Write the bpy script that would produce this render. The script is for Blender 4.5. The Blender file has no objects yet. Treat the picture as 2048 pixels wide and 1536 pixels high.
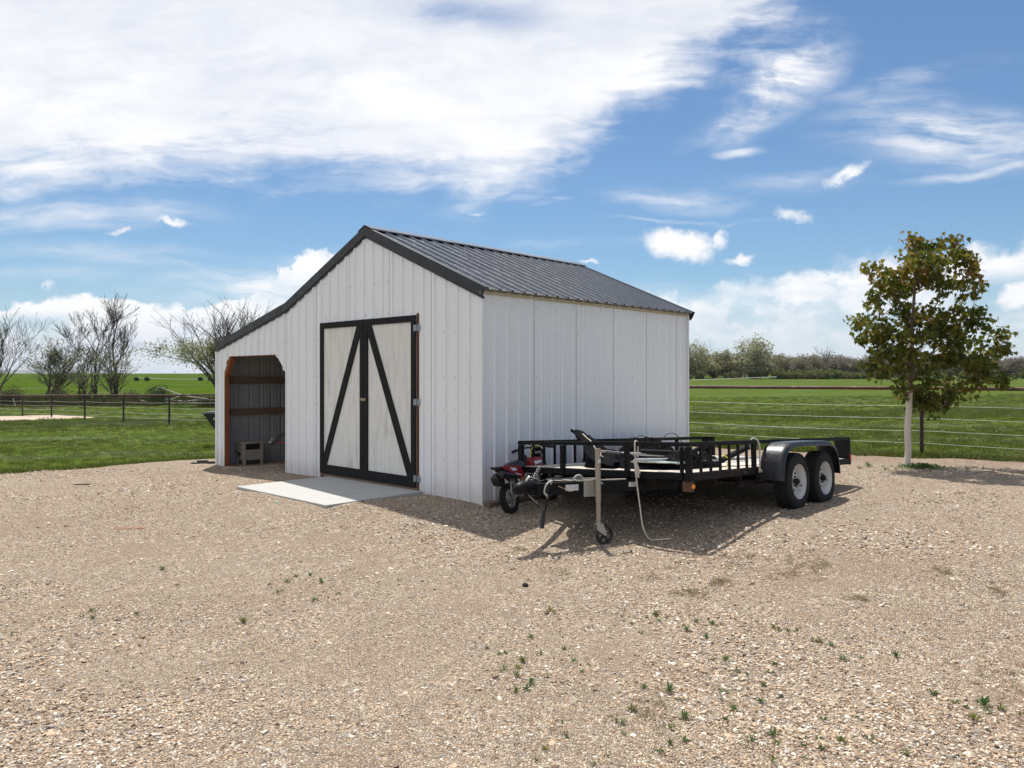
import bpy, bmesh, math, random
import numpy as np
from mathutils import Vector, Matrix, noise as mnoise
random.seed(7); rng = np.random.default_rng(11)
SC = bpy.context.scene
COL = SC.collection
R = math.radians

# ------------------------------------------------------------------ camera
cam_d = bpy.data.cameras.new('camera'); cam = bpy.data.objects.new('camera', cam_d); COL.objects.link(cam)
cam.location = (0, 0, 1.63); cam.rotation_euler = (R(90), 0, 0)
cam_d.sensor_width = 36; cam_d.lens = 36 * 1505 / 2048
cam_d.shift_y = -16 / 2048
cam_d.clip_start = .05; cam_d.clip_end = 30000
SC.camera = cam
SC.view_settings.view_transform = 'Standard'; SC.view_settings.look = 'None'
SC.view_settings.gamma = 1; SC.view_settings.use_curve_mapping = False
SC.view_settings.exposure = 0.27

# ------------------------------------------------------------------ sun
SUNV = Vector((-.074, .455, 1)).normalized()
sd = bpy.data.lights.new('sun', 'SUN'); sd.energy = 5.0; sd.angle = R(.53); sd.color = (1, .955, .88)
so = bpy.data.objects.new('sun', sd); COL.objects.link(so)
so.rotation_euler = SUNV.to_track_quat('Z', 'Y').to_euler()
SUN_EL = math.asin(SUNV.z); SUN_AZ = math.atan2(SUNV.x, SUNV.y)

# ------------------------------------------------------------------ world
W = bpy.data.worlds.new('World'); SC.world = W; W.use_nodes = True
wn = W.node_tree; wn.nodes.clear()

class G:
    """tiny helper that writes shader maths"""
    def __init__(s, nt): s.nt = nt
    def n(s, t, **k):
        x = s.nt.nodes.new(t)
        for a, b in k.items(): setattr(x, a, b)
        return x
    def put(s, sock, v):
        if isinstance(v, bpy.types.NodeSocket): s.nt.links.new(v, sock)
        elif v is not None: sock.default_value = v
    def m(s, op, a, b=None, c=None, clamp=False):
        x = s.n('ShaderNodeMath', operation=op, use_clamp=clamp)
        s.put(x.inputs[0], a)
        if b is not None: s.put(x.inputs[1], b)
        if c is not None: s.put(x.inputs[2], c)
        return x.outputs[0]
    def v(s, op, a, b=None, scale=None):
        x = s.n('ShaderNodeVectorMath', operation=op)
        s.put(x.inputs[0], a)
        if b is not None: s.put(x.inputs[1], b)
        if scale is not None: s.put(x.inputs['Scale'], scale)
        return x.outputs['Value'] if op in ('LENGTH', 'DOT_PRODUCT') else x.outputs[0]
    def xyz(s, a, b, c):
        x = s.n('ShaderNodeCombineXYZ')
        for i, q in enumerate((a, b, c)): s.put(x.inputs[i], q)
        return x.outputs[0]
    def sep(s, a):
        x = s.n('ShaderNodeSeparateXYZ'); s.put(x.inputs[0], a); return x.outputs
    def noise(s, vec, scale, det=4, rough=.55, dist=0., out='Fac', dims='3D', lac=2.):
        x = s.n('ShaderNodeTexNoise', noise_dimensions=dims)
        if vec is not None: s.put(x.inputs['Vector'], vec)
        x.inputs['Scale'].default_value = scale; x.inputs['Detail'].default_value = det
        x.inputs['Roughness'].default_value = rough; x.inputs['Distortion'].default_value = dist
        x.inputs['Lacunarity'].default_value = lac
        return x.outputs[out]
    def mr(s, v, a, b, c=0., d=1., smooth=True):
        x = s.n('ShaderNodeMapRange', interpolation_type='SMOOTHSTEP' if smooth else 'LINEAR')
        s.put(x.inputs[0], v)
        for i, q in zip((1, 2, 3, 4), (a, b, c, d)): s.put(x.inputs[i], q)
        return x.outputs[0]
    def mix(s, f, a, b, bt='MIX'):
        x = s.n('ShaderNodeMix', data_type='RGBA', blend_type=bt)
        s.put(x.inputs[0], f)
        for i, q in ((6, a), (7, b)):
            if isinstance(q, (tuple, list)) and len(q) == 3: q = (*q, 1)
            s.put(x.inputs[i], q)
        return x.outputs[2]
    def ramp(s, f, stops, interp='LINEAR'):
        x = s.n('ShaderNodeValToRGB'); s.put(x.inputs[0], f); cr = x.color_ramp; cr.interpolation = interp
        while len(cr.elements) < len(stops): cr.elements.new(.5)
        for e, (p, c) in zip(cr.elements, stops):
            e.position = p; e.color = (*c, 1) if len(c) == 3 else c
        return x.outputs[0]
    def curve(s, v, pts):
        x = s.n('ShaderNodeFloatCurve'); s.put(x.inputs['Value'], v); c = x.mapping.curves[0]
        while len(c.points) < len(pts): c.points.new(.5, .5)
        for p, (a, b) in zip(c.points, pts): p.location = (a, b); p.handle_type = 'AUTO'
        x.mapping.update(); return x.outputs[0]

SKY_STRENGTH = .085
def build_world():
    g = G(wn)
    sky = g.n('ShaderNodeTexSky', sky_type='NISHITA', sun_disc=False)
    sky.sun_elevation = SUN_EL; sky.sun_rotation = SUN_AZ
    sky.air_density = 1.15; sky.dust_density = .35; sky.ozone_density = 2.2; sky.altitude = 600
    tc = g.n('ShaderNodeTexCoord').outputs['Generated']
    X, Y, Z = g.sep(tc)
    Ys = g.m('MAXIMUM', Y, .02)
    U = g.m('DIVIDE', X, Ys); V = g.m('DIVIDE', Z, Ys)
    uv = g.xyz(U, V, 0.)
    # ragged edges: shift the coordinates with direction based noise
    n1 = g.v('SUBTRACT', g.noise(tc, 3.2, 5, .6, out='Color'), (.5, .5, .5))
    n2 = g.v('SUBTRACT', g.noise(tc, 14., 5, .62, out='Color'), (.5, .5, .5))
    n3 = g.v('SUBTRACT', g.noise(tc, 45., 4, .6, out='Color'), (.5, .5, .5))
    w1 = g.v('ADD', uv, g.v('MULTIPLY', n1, (.16, .07, 0)))
    w2 = g.v('ADD', w1, g.v('MULTIPLY', n2, (.07, .045, 0)))
    c2 = g.v('ADD', g.v('ADD', uv, g.v('MULTIPLY', n2, (.055, .035, 0))), g.v('MULTIPLY', n3, (.036, .026, 0)))
    def P(px, py): return ((px - 1024) / 1505, (752 - py) / 1505)
    def blob(vec, px, py, rx, ry, rot=0., soft=1., power=1.):
        mp = g.n('ShaderNodeMapping', vector_type='TEXTURE'); g.put(mp.inputs['Vector'], vec)
        u, v = P(px, py); mp.inputs['Location'].default_value = (u, v, 0)
        mp.inputs['Rotation'].default_value = (0, 0, R(rot)); mp.inputs['Scale'].default_value = (rx / 1505, ry / 1505, 1)
        return g.mr(g.v('LENGTH', mp.outputs[0]), 1., 1. - soft, 0., power)
    # streaky cirrus fibre noise, fibres climbing to the right
    def fibre(rot, sx, sy, sc, det=6, rough=.62, dist=.4):
        mp = g.n('ShaderNodeMapping'); g.put(mp.inputs['Vector'], w1)
        mp.inputs['Rotation'].default_value = (0, 0, R(rot)); mp.inputs['Scale'].default_value = (sx, sy, 1)
        return g.noise(mp.outputs[0], sc, det, rough, dist)
    f1 = fibre(-28, 1., 2.7, 3.4)
    f2 = fibre(-6, .7, 5., 3.0, dist=.25)
    fine = g.noise(w2, 9., 6, .62)
    f3 = fibre(-33, 1., 4.2, 9., dist=.5)
    f4 = fibre(-8, .8, 5.5, 8., dist=.3)
    # --- the large bright cloud sheet: everything above a lower edge
    s = g.sep(w2)
    def edge(pts):   # pts in photo-like slope space, mapped to 0..1
        return g.curve(g.mr(s[0], -.9, .9, 0., 1., False), [((P(px, 0)[0] + .9) / 1.8, P(0, py)[1]) for px, py in pts])
    lo = edge([(-330, 445), (0, 425), (300, 402), (560, 372), (800, 402), (1000, 420), (1120, 368), (1220, 300), (1330, 218), (1450, 128), (1560, 62), (1740, -200), (2370, -420)])
    d = g.m('SUBTRACT', s[1], lo)
    wide = g.mr(g.m('ADD', d, g.m('ADD', g.m('MULTIPLY', g.m('SUBTRACT', f2, .5), .13), g.m('MULTIPLY', g.m('SUBTRACT', f3, .5), .12))), -.012, .085)
    upper = g.mr(g.m('ADD', g.m('SUBTRACT', s[1], .50), g.m('MULTIPLY', g.m('SUBTRACT', f1, .5), .5)), -.12, .22, 1., .50)
    body = g.m('MULTIPLY', wide, upper)
    body = g.m('MULTIPLY', body, g.mr(g.m('ADD', f1, g.m('ADD', g.m('MULTIPLY', fine, .35), g.m('MULTIPLY', f3, .35))), .58, .98, .74, 1.))
    hole = blob(w1, 940, 25, 280, 55, -6, 1., .75)
    body = g.m('MULTIPLY', body, g.m('SUBTRACT', 1., g.m('MULTIPLY', hole, g.mr(f1, .35, .62, 1., .2))))
    dens = [body]
    # --- wisps
    wt = g.mr(g.m('ADD', g.m('MULTIPLY', f1, .6), g.m('ADD', g.m('MULTIPLY', f3, .6), g.m('MULTIPLY', fine, .3))), .60, .95)
    ws = g.mr(g.m('ADD', g.m('MULTIPLY', f2, .6), g.m('ADD', g.m('MULTIPLY', f4, .6), g.m('MULTIPLY', fine, .25))), .56, .92)
    for b in [(1545, 185, 215, 95, 36, 1., 1.6), (1450, 255, 150, 34, 22, 1., .8), (1610, 110, 110, 80, 55, 1., .75), (1500, 120, 190, 110, 30, 1., .75)]:
        dens.append(g.m('MULTIPLY', blob(w1, *b), wt))
    for b in [(1900, 278, 330, 95, -4, 1., 1.05), (1850, 230, 300, 60, -12, 1., .6), (1975, 345, 230, 16, 11, 1., .8), (1350, 398, 190, 34, -3, 1., .95), (1800, 165, 290, 34, 14, 1., .5), (1650, 360, 150, 26, 8, 1., .5),
              (1560, 372, 260, 30, 0, 1., .35), (120, 440, 460, 46, 2, 1., .9), (300, 520, 500, 40, -2, 1., .45), (100, 560, 300, 30, 0, 1., .35), (1480, 312, 90, 14, 3, .9, .9), (1095, 408, 70, 9, 8, .9, .9),
              (1400, 440, 260, 6, -1, .9, .7), (1150, 488, 200, 14, 2, 1., .6), (600, 560, 420, 75, 5, 1., 1.2), (1260, 590, 280, 60, 0, 1., .6)]:
        dens.append(g.m('MULTIPLY', blob(w1, *b), ws))
    # --- small cumulus
    for b in [(1355, 494, 84, 42, -6, .55), (1432, 482, 28, 22, 0, .7, .9), (1478, 522, 36, 14, 4, .8, .9), (1690, 345, 78, 17, 20, .9, .95), (1583, 428, 46, 17, -12, 1., .8),
              (345, 444, 68, 13, -4, .9), (235, 467, 30, 10, 0, .9, .8), (300, 416, 40, 9, 0, 1., .5), (1178, 519, 22, 6, 0, .9, .8), (2040, 590, 60, 40, 12, .55),
              (106, 576, 20, 12, 0, 1., .6), (950, 421, 40, 7, 0, 1., .45), (1910, 640, 90, 26, 8, .8, .8)]:
        dens.append(blob(c2, *b))
    # --- low cumulus banks with bumpy tops, left and right
    s2 = g.sep(c2)
    def edge2(pts):
        return g.curve(g.mr(s2[0], -.9, .9, 0., 1., False), [((P(px, 0)[0] + .9) / 1.8, P(0, py)[1]) for px, py in pts])
    top = edge2([(-330, 640), (-60, 600), (0, 604), (60, 590), (110, 583), (190, 597), (290, 590), (360, 602), (430, 600), (520, 560), (640, 500), (700, 505), (830, 560), (1290, 583), (1420, 560), (1560, 530), (1700, 508), (1850, 498), (2048, 470), (2370, 430)])
    bump = g.noise(g.v('MULTIPLY', c2, (1., 1.5, 1.)), 16., 3, .55)
    top = g.m('ADD', top, g.m('MULTIPLY', g.m('SUBTRACT', bump, .5), .07))
    bank = g.mr(g.m('SUBTRACT', top, s2[1]), -.002, g.mr(U, -.25, .1, .012, .030))
    rim = g.mr(g.m('SUBTRACT', top, s2[1]), .0, .07, 1., 0.)
    low = g.mr(V, .0, .10, g.mr(U, -.2, .2, .75, .45), 1.)
    gapr = blob(w1, 2010, 600, 170, 62, 12, .8, .95)
    bank = g.m('MULTIPLY', bank, g.m('SUBTRACT', 1., gapr))
    gapl = blob(w1, 20, 655, 210, 26, 4, 1., .7); bank = g.m('MULTIPLY', bank, g.m('SUBTRACT', 1., gapl))
    patchy = g.mr(g.m('ADD', fibre(0, .8, 2.6, 4.5), g.m('MULTIPLY', fine, .3)), .42, .70, .42, 1.)
    puff = g.mr(g.m('ADD', g.noise(g.v('MULTIPLY', c2, (1., 2.0, 1.)), 9., 5, .6), g.m('MULTIPLY', rim, .22)), .40, .58, .35, 1.)
    dens.append(g.m('MULTIPLY', g.m('MULTIPLY', bank, low), g.m('MULTIPLY', patchy, puff)))
    D = dens[0]
    for q in dens[1:]: D = g.m('MAXIMUM', D, q)
    # unseen cloud added over the rest of the sky, dense for fill light
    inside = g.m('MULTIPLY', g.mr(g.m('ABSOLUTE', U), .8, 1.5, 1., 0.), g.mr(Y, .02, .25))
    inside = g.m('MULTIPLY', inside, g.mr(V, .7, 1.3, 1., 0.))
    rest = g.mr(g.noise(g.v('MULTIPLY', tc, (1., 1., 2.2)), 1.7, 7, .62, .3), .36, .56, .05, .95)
    rest = g.m('MULTIPLY', rest, g.mr(X, -.25, .55, 1., .30))     # added cloud thinned towards the right to dim the shed side wall
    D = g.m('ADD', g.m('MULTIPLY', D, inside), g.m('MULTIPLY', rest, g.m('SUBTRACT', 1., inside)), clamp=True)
    # cloud colour: white with soft lilac grey hollows
    hollow = g.mr(g.noise(g.v('MULTIPLY', w2, (1., 2.2, 1.)), 4.2, 5, .6), .40, .66)
    lowgrey = g.mr(V, .0, .15, 1., 0.)
    shade = g.m('MULTIPLY', hollow, g.mr(lowgrey, 0., 1., .35, .9), clamp=True)
    shade = g.m('MAXIMUM', shade, g.m('MULTIPLY', lowgrey, .62))
    shade = g.m('MULTIPLY', shade, g.m('SUBTRACT', 1., g.m('MULTIPLY', rim, g.m('MULTIPLY', bank, .8))), clamp=True)
    k = .87 / SKY_STRENGTH
    cc = g.mix(shade, (k, k * .995, k), (k * .68, k * .72, k * .84))
    skyc = g.mix(1., sky.outputs[0], (.70, .86, .98), 'MULTIPLY')
    # thin haze low over the horizon
    hz = g.mr(g.m('ABSOLUTE', Z), .0, .14, .50, 0.)
    skyc = g.mix(hz, skyc, (k * .56, k * .66, k * .84))
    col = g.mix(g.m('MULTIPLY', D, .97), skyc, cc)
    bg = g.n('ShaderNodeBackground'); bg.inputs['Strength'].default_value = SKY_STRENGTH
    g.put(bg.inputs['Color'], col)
    o = g.n('ShaderNodeOutputWorld'); wn.links.new(bg.outputs[0], o.inputs['Surface'])
build_world()
W.cycles.sampling_method = 'MANUAL'; W.cycles.sample_map_resolution = 512
SC.cycles.max_bounces = 6; SC.cycles.diffuse_bounces = 3; SC.cycles.glossy_bounces = 3; SC.cycles.transparent_max_bounces = 6

# ------------------------------------------------------------------ mesh helpers
class MB:
    def __init__(s): s.v = []; s.f = []; s.mi = []
    def add(s, vs, fs, mi=0):
        b = len(s.v); s.v.extend([tuple(q) for q in vs]); s.f.extend([tuple(b + i for i in f) for f in fs]); s.mi.extend([mi] * len(fs)); return s
    def box(s, c, d, M=None, mi=0):
        x, y, z = d[0] / 2, d[1] / 2, d[2] / 2
        vs = [Vector((a * x, b * y, e * z)) for a in (-1, 1) for b in (-1, 1) for e in (-1, 1)]
        if M is not None: vs = [M @ q for q in vs]
        vs = [q + Vector(c) for q in vs]
        return s.add(vs, [(0, 1, 3, 2), (4, 6, 7, 5), (0, 4, 5, 1), (2, 3, 7, 6), (0, 2, 6, 4), (1, 5, 7, 3)], mi)
    def bb(s, a, b, mi=0):
        return s.box([(p + q) / 2 for p, q in zip(a, b)], [abs(q - p) for p, q in zip(a, b)], None, mi)
    def bar(s, a, b, w, h, up=(0, 0, 1), mi=0):
        a, b = Vector(a), Vector(b); d = b - a; L = d.length; d.normalize(); up = Vector(up)
        sd = d.cross(up)
        if sd.length < 1e-4: sd = d.cross(Vector((0, 1, 0)))
        sd.normalize(); u = sd.cross(d).normalized()
        M = Matrix((d, sd, u)).transposed()
        return s.box((a + b) / 2, (L, w, h), M, mi)
    def tube(s, pts, r, n=8, caps=True, mi=0, closed=False):
        pts = [Vector(p) for p in pts]; N = len(pts)
        rs = r if isinstance(r, (list, tuple)) else [r] * N
        rings = []; ref = None
        for i, p in enumerate(pts):
            if closed: d = pts[(i + 1) % N] - pts[i - 1]
            else: d = pts[min(i + 1, N - 1)] - pts[max(i - 1, 0)]
            if d.length < 1e-9: d = Vector((0, 0, 1))
            d.normalize()
            if ref is None:
                ref = Vector((0, 0, 1)) if abs(d.z) < .9 else Vector((1, 0, 0))
            a = (ref - d * ref.dot(d))
            if a.length < 1e-4: a = Vector((0, 1, 0)) - d * d.y
            a.normalize(); ref = a; b = d.cross(a)
            rings.append([p + (a * math.cos(2 * math.pi * k / n) + b * math.sin(2 * math.pi * k / n)) * rs[i] for k in range(n)])
        vs = [q for rg in rings for q in rg]; fs = []
        M_ = N if closed else N - 1
        for i in range(M_):
            j = (i + 1) % N
            for k in range(n): fs.append((i * n + k, i * n + (k + 1) % n, j * n + (k + 1) % n, j * n + k))
        if caps and not closed: fs.append(tuple(range(n))[::-1]); fs.append(tuple((N - 1) * n + k for k in range(n)))
        return s.add(vs, fs, mi)
    def lathe(s, prof, n=24, M=None, mi=0, close=False):
        """prof: (radius, height) pairs spun about local z"""
        vs = []
        for r_, z_ in prof:
            for k in range(n):
                a = 2 * math.pi * k / n; vs.append(Vector((r_ * math.cos(a), r_ * math.sin(a), z_)))
        if M is not None: vs = [M @ q for q in vs]
        fs = []; m = len(prof)
        for i in range(m if close else m - 1):
            j = (i + 1) % m
            for k in range(n): fs.append((i * n + k, i * n + (k + 1) % n, j * n + (k + 1) % n, j * n + k))
        return s.add(vs, fs, mi)
    def prism(s, poly, h0, h1, M=None, mi=0):
        n = len(poly)
        vs = [Vector((a, b, h0)) for a, b in poly] + [Vector((a, b, h1)) for a, b in poly]
        if M is not None: vs = [M @ q for q in vs]
        fs = [tuple(range(n))[::-1], tuple(range(n, 2 * n))] + [(i, (i + 1) % n, n + (i + 1) % n, n + i) for i in range(n)]
        return s.add(vs, fs, mi)
    def ico(s, c, r, sub=1, M=None, mi=0, jit=0.):
        bm = bmesh.new(); bmesh.ops.create_icosphere(bm, subdivisions=sub, radius=1)
        vs = []
        for q in bm.verts:
            p = q.co * (1 + random.uniform(-jit, jit))
            p = Vector((p.x * r[0], p.y * r[1], p.z * r[2])) if hasattr(r, '__len__') else p * r
            if M is not None: p = M @ p
            vs.append(p + Vector(c))
        fs = [[v.index for v in f.verts] for f in bm.faces]; bm.free()
        return s.add(vs, fs, mi)
    def build(s, name, mats, parent=None, smooth=None, bevel=0, M=None):
        me = bpy.data.meshes.new(name); me.from_pydata(s.v, [], s.f)
        mats = mats if isinstance(mats, (list, tuple)) else [mats]
        for m_ in mats: me.materials.append(m_)
        if len(mats) > 1: me.polygons.foreach_set('material_index', s.mi)
        bm = bmesh.new(); bm.from_mesh(me); bmesh.ops.recalc_face_normals(bm, faces=bm.faces); bm.to_mesh(me); bm.free()
        if smooth is not None:
            me.polygons.foreach_set('use_smooth', [True] * len(me.polygons))
            if smooth < 179: me.set_sharp_from_angle(angle=R(smooth))
        o = bpy.data.objects.new(name, me); COL.objects.link(o)
        if parent is not None: o.parent = parent
        if M is not None: o.matrix_local = M
        if bevel:
            b = o.modifiers.new('bevel', 'BEVEL'); b.width = bevel; b.segments = 2; b.limit_method = 'ANGLE'; b.angle_limit = R(40)
        return o
def fastmesh(name, verts, faces_n, mats, parent=None, k=3, smooth=False):
    """verts: (N,3) array; faces: (F,k) int array, all with k corners"""
    verts = np.asarray(verts, dtype=np.float32); fa = np.asarray(faces_n, dtype=np.int32)
    me = bpy.data.meshes.new(name); me.vertices.add(len(verts)); me.vertices.foreach_set('co', verts.ravel())
    me.loops.add(fa.size); me.loops.foreach_set('vertex_index', fa.ravel())
    me.polygons.add(len(fa)); me.polygons.foreach_set('loop_start', np.arange(0, fa.size, k, dtype=np.int32))
    me.polygons.foreach_set('loop_total', np.full(len(fa), k, dtype=np.int32))
    if smooth: me.polygons.foreach_set('use_smooth', np.ones(len(fa), dtype=bool))
    me.update(calc_edges=True); me.validate()
    for m_ in (mats if isinstance(mats, (list, tuple)) else [mats]): me.materials.append(m_)
    o = bpy.data.objects.new(name, me); COL.objects.link(o)
    if parent is not None: o.parent = parent
    return o
def thing(name, label, cat, loc=(0, 0, 0), rz=0., group=None, M=None):
    o = bpy.data.objects.new(name, None); COL.objects.link(o); o.empty_display_size = .2
    if M is not None: o.matrix_world = M
    else: o.location = loc; o.rotation_euler = (0, 0, rz)
    return tag(o, label, cat, group)
def tag(o, label, cat, group=None):
    o['label'] = label; o['category'] = cat
    if group: o['group'] = group
    return o
def struct(o): o['kind'] = 'structure'; return o
def stuff(o, label=None, cat=None):
    o['kind'] = 'stuff'
    if label: o['label'] = label
    if cat: o['category'] = cat
    return o
def copy_tree(o, parent=None):
    c = o.copy(); COL.objects.link(c)
    if parent is not None: c.parent = parent
    for ch in list(o.children): copy_tree(ch, c)
    return c

# ------------------------------------------------------------------ materials
def base_mat(name):
    m = bpy.data.materials.new(name); m.use_nodes = True
    nt = m.node_tree; b = nt.nodes['Principled BSDF']; return m, G(nt), b
def pm(name, col, rough=.6, metal=0., var=.18, scale=6., bump=.0, bscale=80., col2=None, thr=(.55, .7), s2=5., spec=.5, stretch=(1, 1, 1), rvar=.1, coat=0.):
    m, g, b = base_mat(name)
    oc = g.n('ShaderNodeTexCoord').outputs['Object']
    v = g.v('MULTIPLY', oc, stretch)
    f = g.noise(v, scale, 5, .6)
    c = g.mix(f, tuple(q * (1 - var) for q in col), tuple(min(1, q * (1 + var)) for q in col))
    if col2 is not None:
        f2 = g.mr(g.noise(v, s2, 6, .65), thr[0], thr[1])
        c = g.mix(f2, c, col2)
    g.put(b.inputs['Base Color'], c)
    g.put(b.inputs['Roughness'], g.mr(g.noise(v, scale * 2.3, 3), .3, .7, max(.03, rough - rvar), min(1, rough + rvar)))
    b.inputs['Metallic'].default_value = metal
    b.inputs['Specular IOR Level'].default_value = spec
    if coat: b.inputs['Coat Weight'].default_value = coat; b.inputs['Coat Roughness'].default_value = .15
    if bump:
        bp = g.n('ShaderNodeBump'); bp.inputs['Strength'].default_value = 1.; bp.inputs['Distance'].default_value = bump
        g.put(bp.inputs['Height'], g.noise(v, bscale, 4, .6)); g.put(b.inputs['Normal'], bp.outputs[0])
    return m

# ================================================================== SETTING
def zt(x, y, micro=True):
    x = np.asarray(x, dtype=float); y = np.asarray(y, dtype=float)
    q = -.6 * x + .8 * y
    z = np.interp(q, [12, 15, 38, 62, 98], [0, -.1, -.64, -1.05, -1.3])
    z = z + np.interp(y, [60, 250, 900, 9000], [0, 1.9, 5.9, 5.9])
    fr = np.interp(y, [-20, 0, 5, 8.0, 9.2, 9.5], [-.34, -.28, -.24, -.15, -.02, 0])
    z = z + fr * np.interp(y, [5., 7.], [1, 0]) + fr * (1 - np.interp(y, [5., 7.], [1, 0])) * np.interp(x, [1.5, 3.1], [1, .12])
    z = z - .13 * np.exp(-((x - 1.65) ** 2 + (y - 11.4) ** 2) / 1.0)
    z = z + .05 * np.exp(-((x + 2.75) ** 2 + (y - 9.9) ** 2) / 2.2)
    if micro:
        z = z + .012 * np.sin(x * 1.3 + .7 * np.sin(y * .9)) * np.sin(y * 1.1 + 1.3) + .006 * np.sin(x * 3.7 + y * 2.9) + .006 * np.sin(x * 2.1 - y * 4.3 + 2)
    return z
def zs(x, y): return float(zt(x, y))
YB = [(-60, -22), (-16, 7.5), (-9.3, 13.7), (-6.4, 16.4), (.5, 21.5), (4.5, 17.5), (7, 15.6), (9.87, 14.4), (14, 11.2), (22, 5), (40, -8)]
def yb(x): return np.interp(x, [p[0] for p in YB], [p[1] for p in YB])
def jit(x): return .10 * np.sin(x * 2.3) + .07 * np.sin(x * 5.9 + 1) + .05 * np.sin(x * 13.7 + 2) + .03 * np.sin(x * 31 + .5)

def mat_grass_ground(name, cols, dry, patch=.5, big=.06, blade=14.):
    m, g, b = base_mat(name)
    pos = g.n('ShaderNodeNewGeometry').outputs['Position']
    n1 = g.noise(pos, big * 6, 5, .6, .3); n2 = g.noise(pos, 1.3, 5, .65); n3 = g.noise(g.v('MULTIPLY', pos, (1, .5, 1)), blade, 5, .7)
    c = g.mix(g.mr(n1, .35, .65), cols[0], cols[1])
    c = g.mix(g.mr(n2, .35, .7, 0, .7), c, cols[2])
    c = g.mix(g.mr(g.noise(pos, big * 14, 6, .7), .56, .72, 0, patch), c, dry)
    c = g.mix(g.mr(g.noise(g.v('MULTIPLY', pos, (.35, 1., 1.)), .22, 5, .65), .5, .66, 0, .55), c, (.15, .17, .105))
    c = g.mix(g.mr(n3, .25, .75, .0, .55), c, tuple(q * .35 for q in cols[0]))
    g.put(b.inputs['Base Color'], c); b.inputs['Roughness'].default_value = .85; b.inputs['Specular IOR Level'].default_value = .0
    bp = g.n('ShaderNodeBump'); bp.inputs['Distance'].default_value = .05; bp.inputs['Strength'].default_value = .9
    g.put(bp.inputs['Height'], n3); g.put(b.inputs['Normal'], bp.outputs[0])
    return m
M_pasture = mat_grass_ground('pasture_grass', [(.075, .112, .020), (.102, .142, .028), (.088, .124, .028)], (.17, .155, .09), .6)
M_crop = mat_grass_ground('crop_grass', [(.055, .100, .009), (.078, .125, .012), (.048, .085, .009)], (.10, .13, .025), .4, big=.02, blade=3.)

STONES = [(.0, (.10, .08, .07)), (.10, (.22, .155, .11)), (.25, (.45, .32, .215)), (.42, (.60, .46, .32)), (.56, (.53, .385, .27)), (.66, (.66, .54, .40)), (.76, (.36, .32, .295)), (.90, (.76, .67, .54)), (1., (.85, .80, .71))]
def mat_gravel_ground():
    m, g, b = base_mat('gravel_ground')
    pos = g.n('ShaderNodeNewGeometry').outputs['Position']
    p2 = g.v('ADD', pos, g.v('MULTIPLY', g.v('SUBTRACT', g.noise(pos, 30, 2, .5, out='Color'), (.5, .5, .5)), (.035, .035, 0)))
    def vor(sc, feat='F1', out='Color'):
        x = g.n('ShaderNodeTexVoronoi', feature=feat); g.put(x.inputs['Vector'], p2); x.inputs['Scale'].default_value = sc; x.inputs['Randomness'].default_value = 1.
        return x.outputs[out]
    cA = g.sep(vor(58))[0]; cB = g.sep(vor(130))[0]
    eA = vor(58, 'DISTANCE_TO_EDGE', 'Distance')
    colA = g.ramp(cA, STONES); colB = g.ramp(cB, [(p, tuple(q * .86 for q in c)) for p, c in STONES])
    col = g.mix(g.mr(g.noise(pos, 7, 4, .6), .42, .6), colA, colB)
    gap = g.mr(eA, .0, .10, .32, 0.)
    col = g.mix(gap, col, (.13, .095, .07))
    # soil showing through between the stones
    att = g.n('ShaderNodeAttribute', attribute_name='soil').outputs['Fac']
    soilf = g.mr(g.m('ADD', g.noise(pos, 1.1, 6, .68), g.m('MULTIPLY', att, .30)), .50, .72, 0., .85)
    col = g.mix(soilf, col, g.mix(g.noise(pos, 24, 5, .7), (.30, .205, .145), (.48, .36, .265)))
    # broad tone changes across the yard
    col = g.mix(g.mr(g.noise(pos, .35, 4, .6), .3, .7, 0., .25), col, (.36, .29, .21))
    col = g.mix(g.mr(g.noise(g.v('MULTIPLY', pos, (.5, 1., 1.)), .55, 5, .6), .48, .66, 0., .35), col, g.mix(.5, col, (.46, .40, .33)))
    lane = g.n('ShaderNodeAttribute', attribute_name='lane').outputs['Fac']
    col = g.mix(g.m('MULTIPLY', lane, g.mr(g.noise(pos, 2.2, 5, .65), .35, .6, .2, .75)), col, g.mix(g.noise(pos, 40, 4, .7), (.30, .235, .165), (.50, .40, .29)))
    g.put(b.inputs['Base Color'], col)
    b.inputs['Roughness'].default_value = .9; b.inputs['Specular IOR Level'].default_value = .05
    bp = g.n('ShaderNodeBump'); bp.inputs['Distance'].default_value = .012; bp.inputs['Strength'].default_value = 1.
    h = g.m('ADD', g.mr(eA, 0., .25), g.m('MULTIPLY', g.noise(pos, 160, 3, .6), .5))
    g.put(bp.inputs['Height'], h); g.put(b.inputs['Normal'], bp.outputs[0])
    return m
M_gravel = mat_gravel_ground()

def axis(fine0, fine1, step, far0, far1, grow=1.18):
    a = list(np.arange(fine0, fine1 + 1e-6, step)); s = step
    while a[-1] < far1: s *= grow; a.append(a[-1] + s)
    b = [fine0]; s = step
    while b[-1] > far0: s *= grow; b.append(b[-1] - s)
    return np.array(b[:0:-1] + a)
def grid(name, X, Y, Z, mat, parent=None):
    ny, nx = X.shape
    v = np.stack([X, Y, Z], -1).reshape(-1, 3)
    i = np.arange(nx * ny).reshape(ny, nx)
    f = np.stack([i[:-1, :-1], i[:-1, 1:], i[1:, 1:], i[1:, :-1]], -1).reshape(-1, 4)
    return fastmesh(name, v, f, mat, parent, 4, True)
ax = axis(-45, 40, .6, -12000, 12000); ay = axis(-6, 70, .6, -300, 14000)
Xg, Yg = np.meshgrid(ax, ay)
o = struct(grid('pasture_ground', Xg, Yg, zt(Xg, Yg) - .03, M_pasture))
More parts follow.
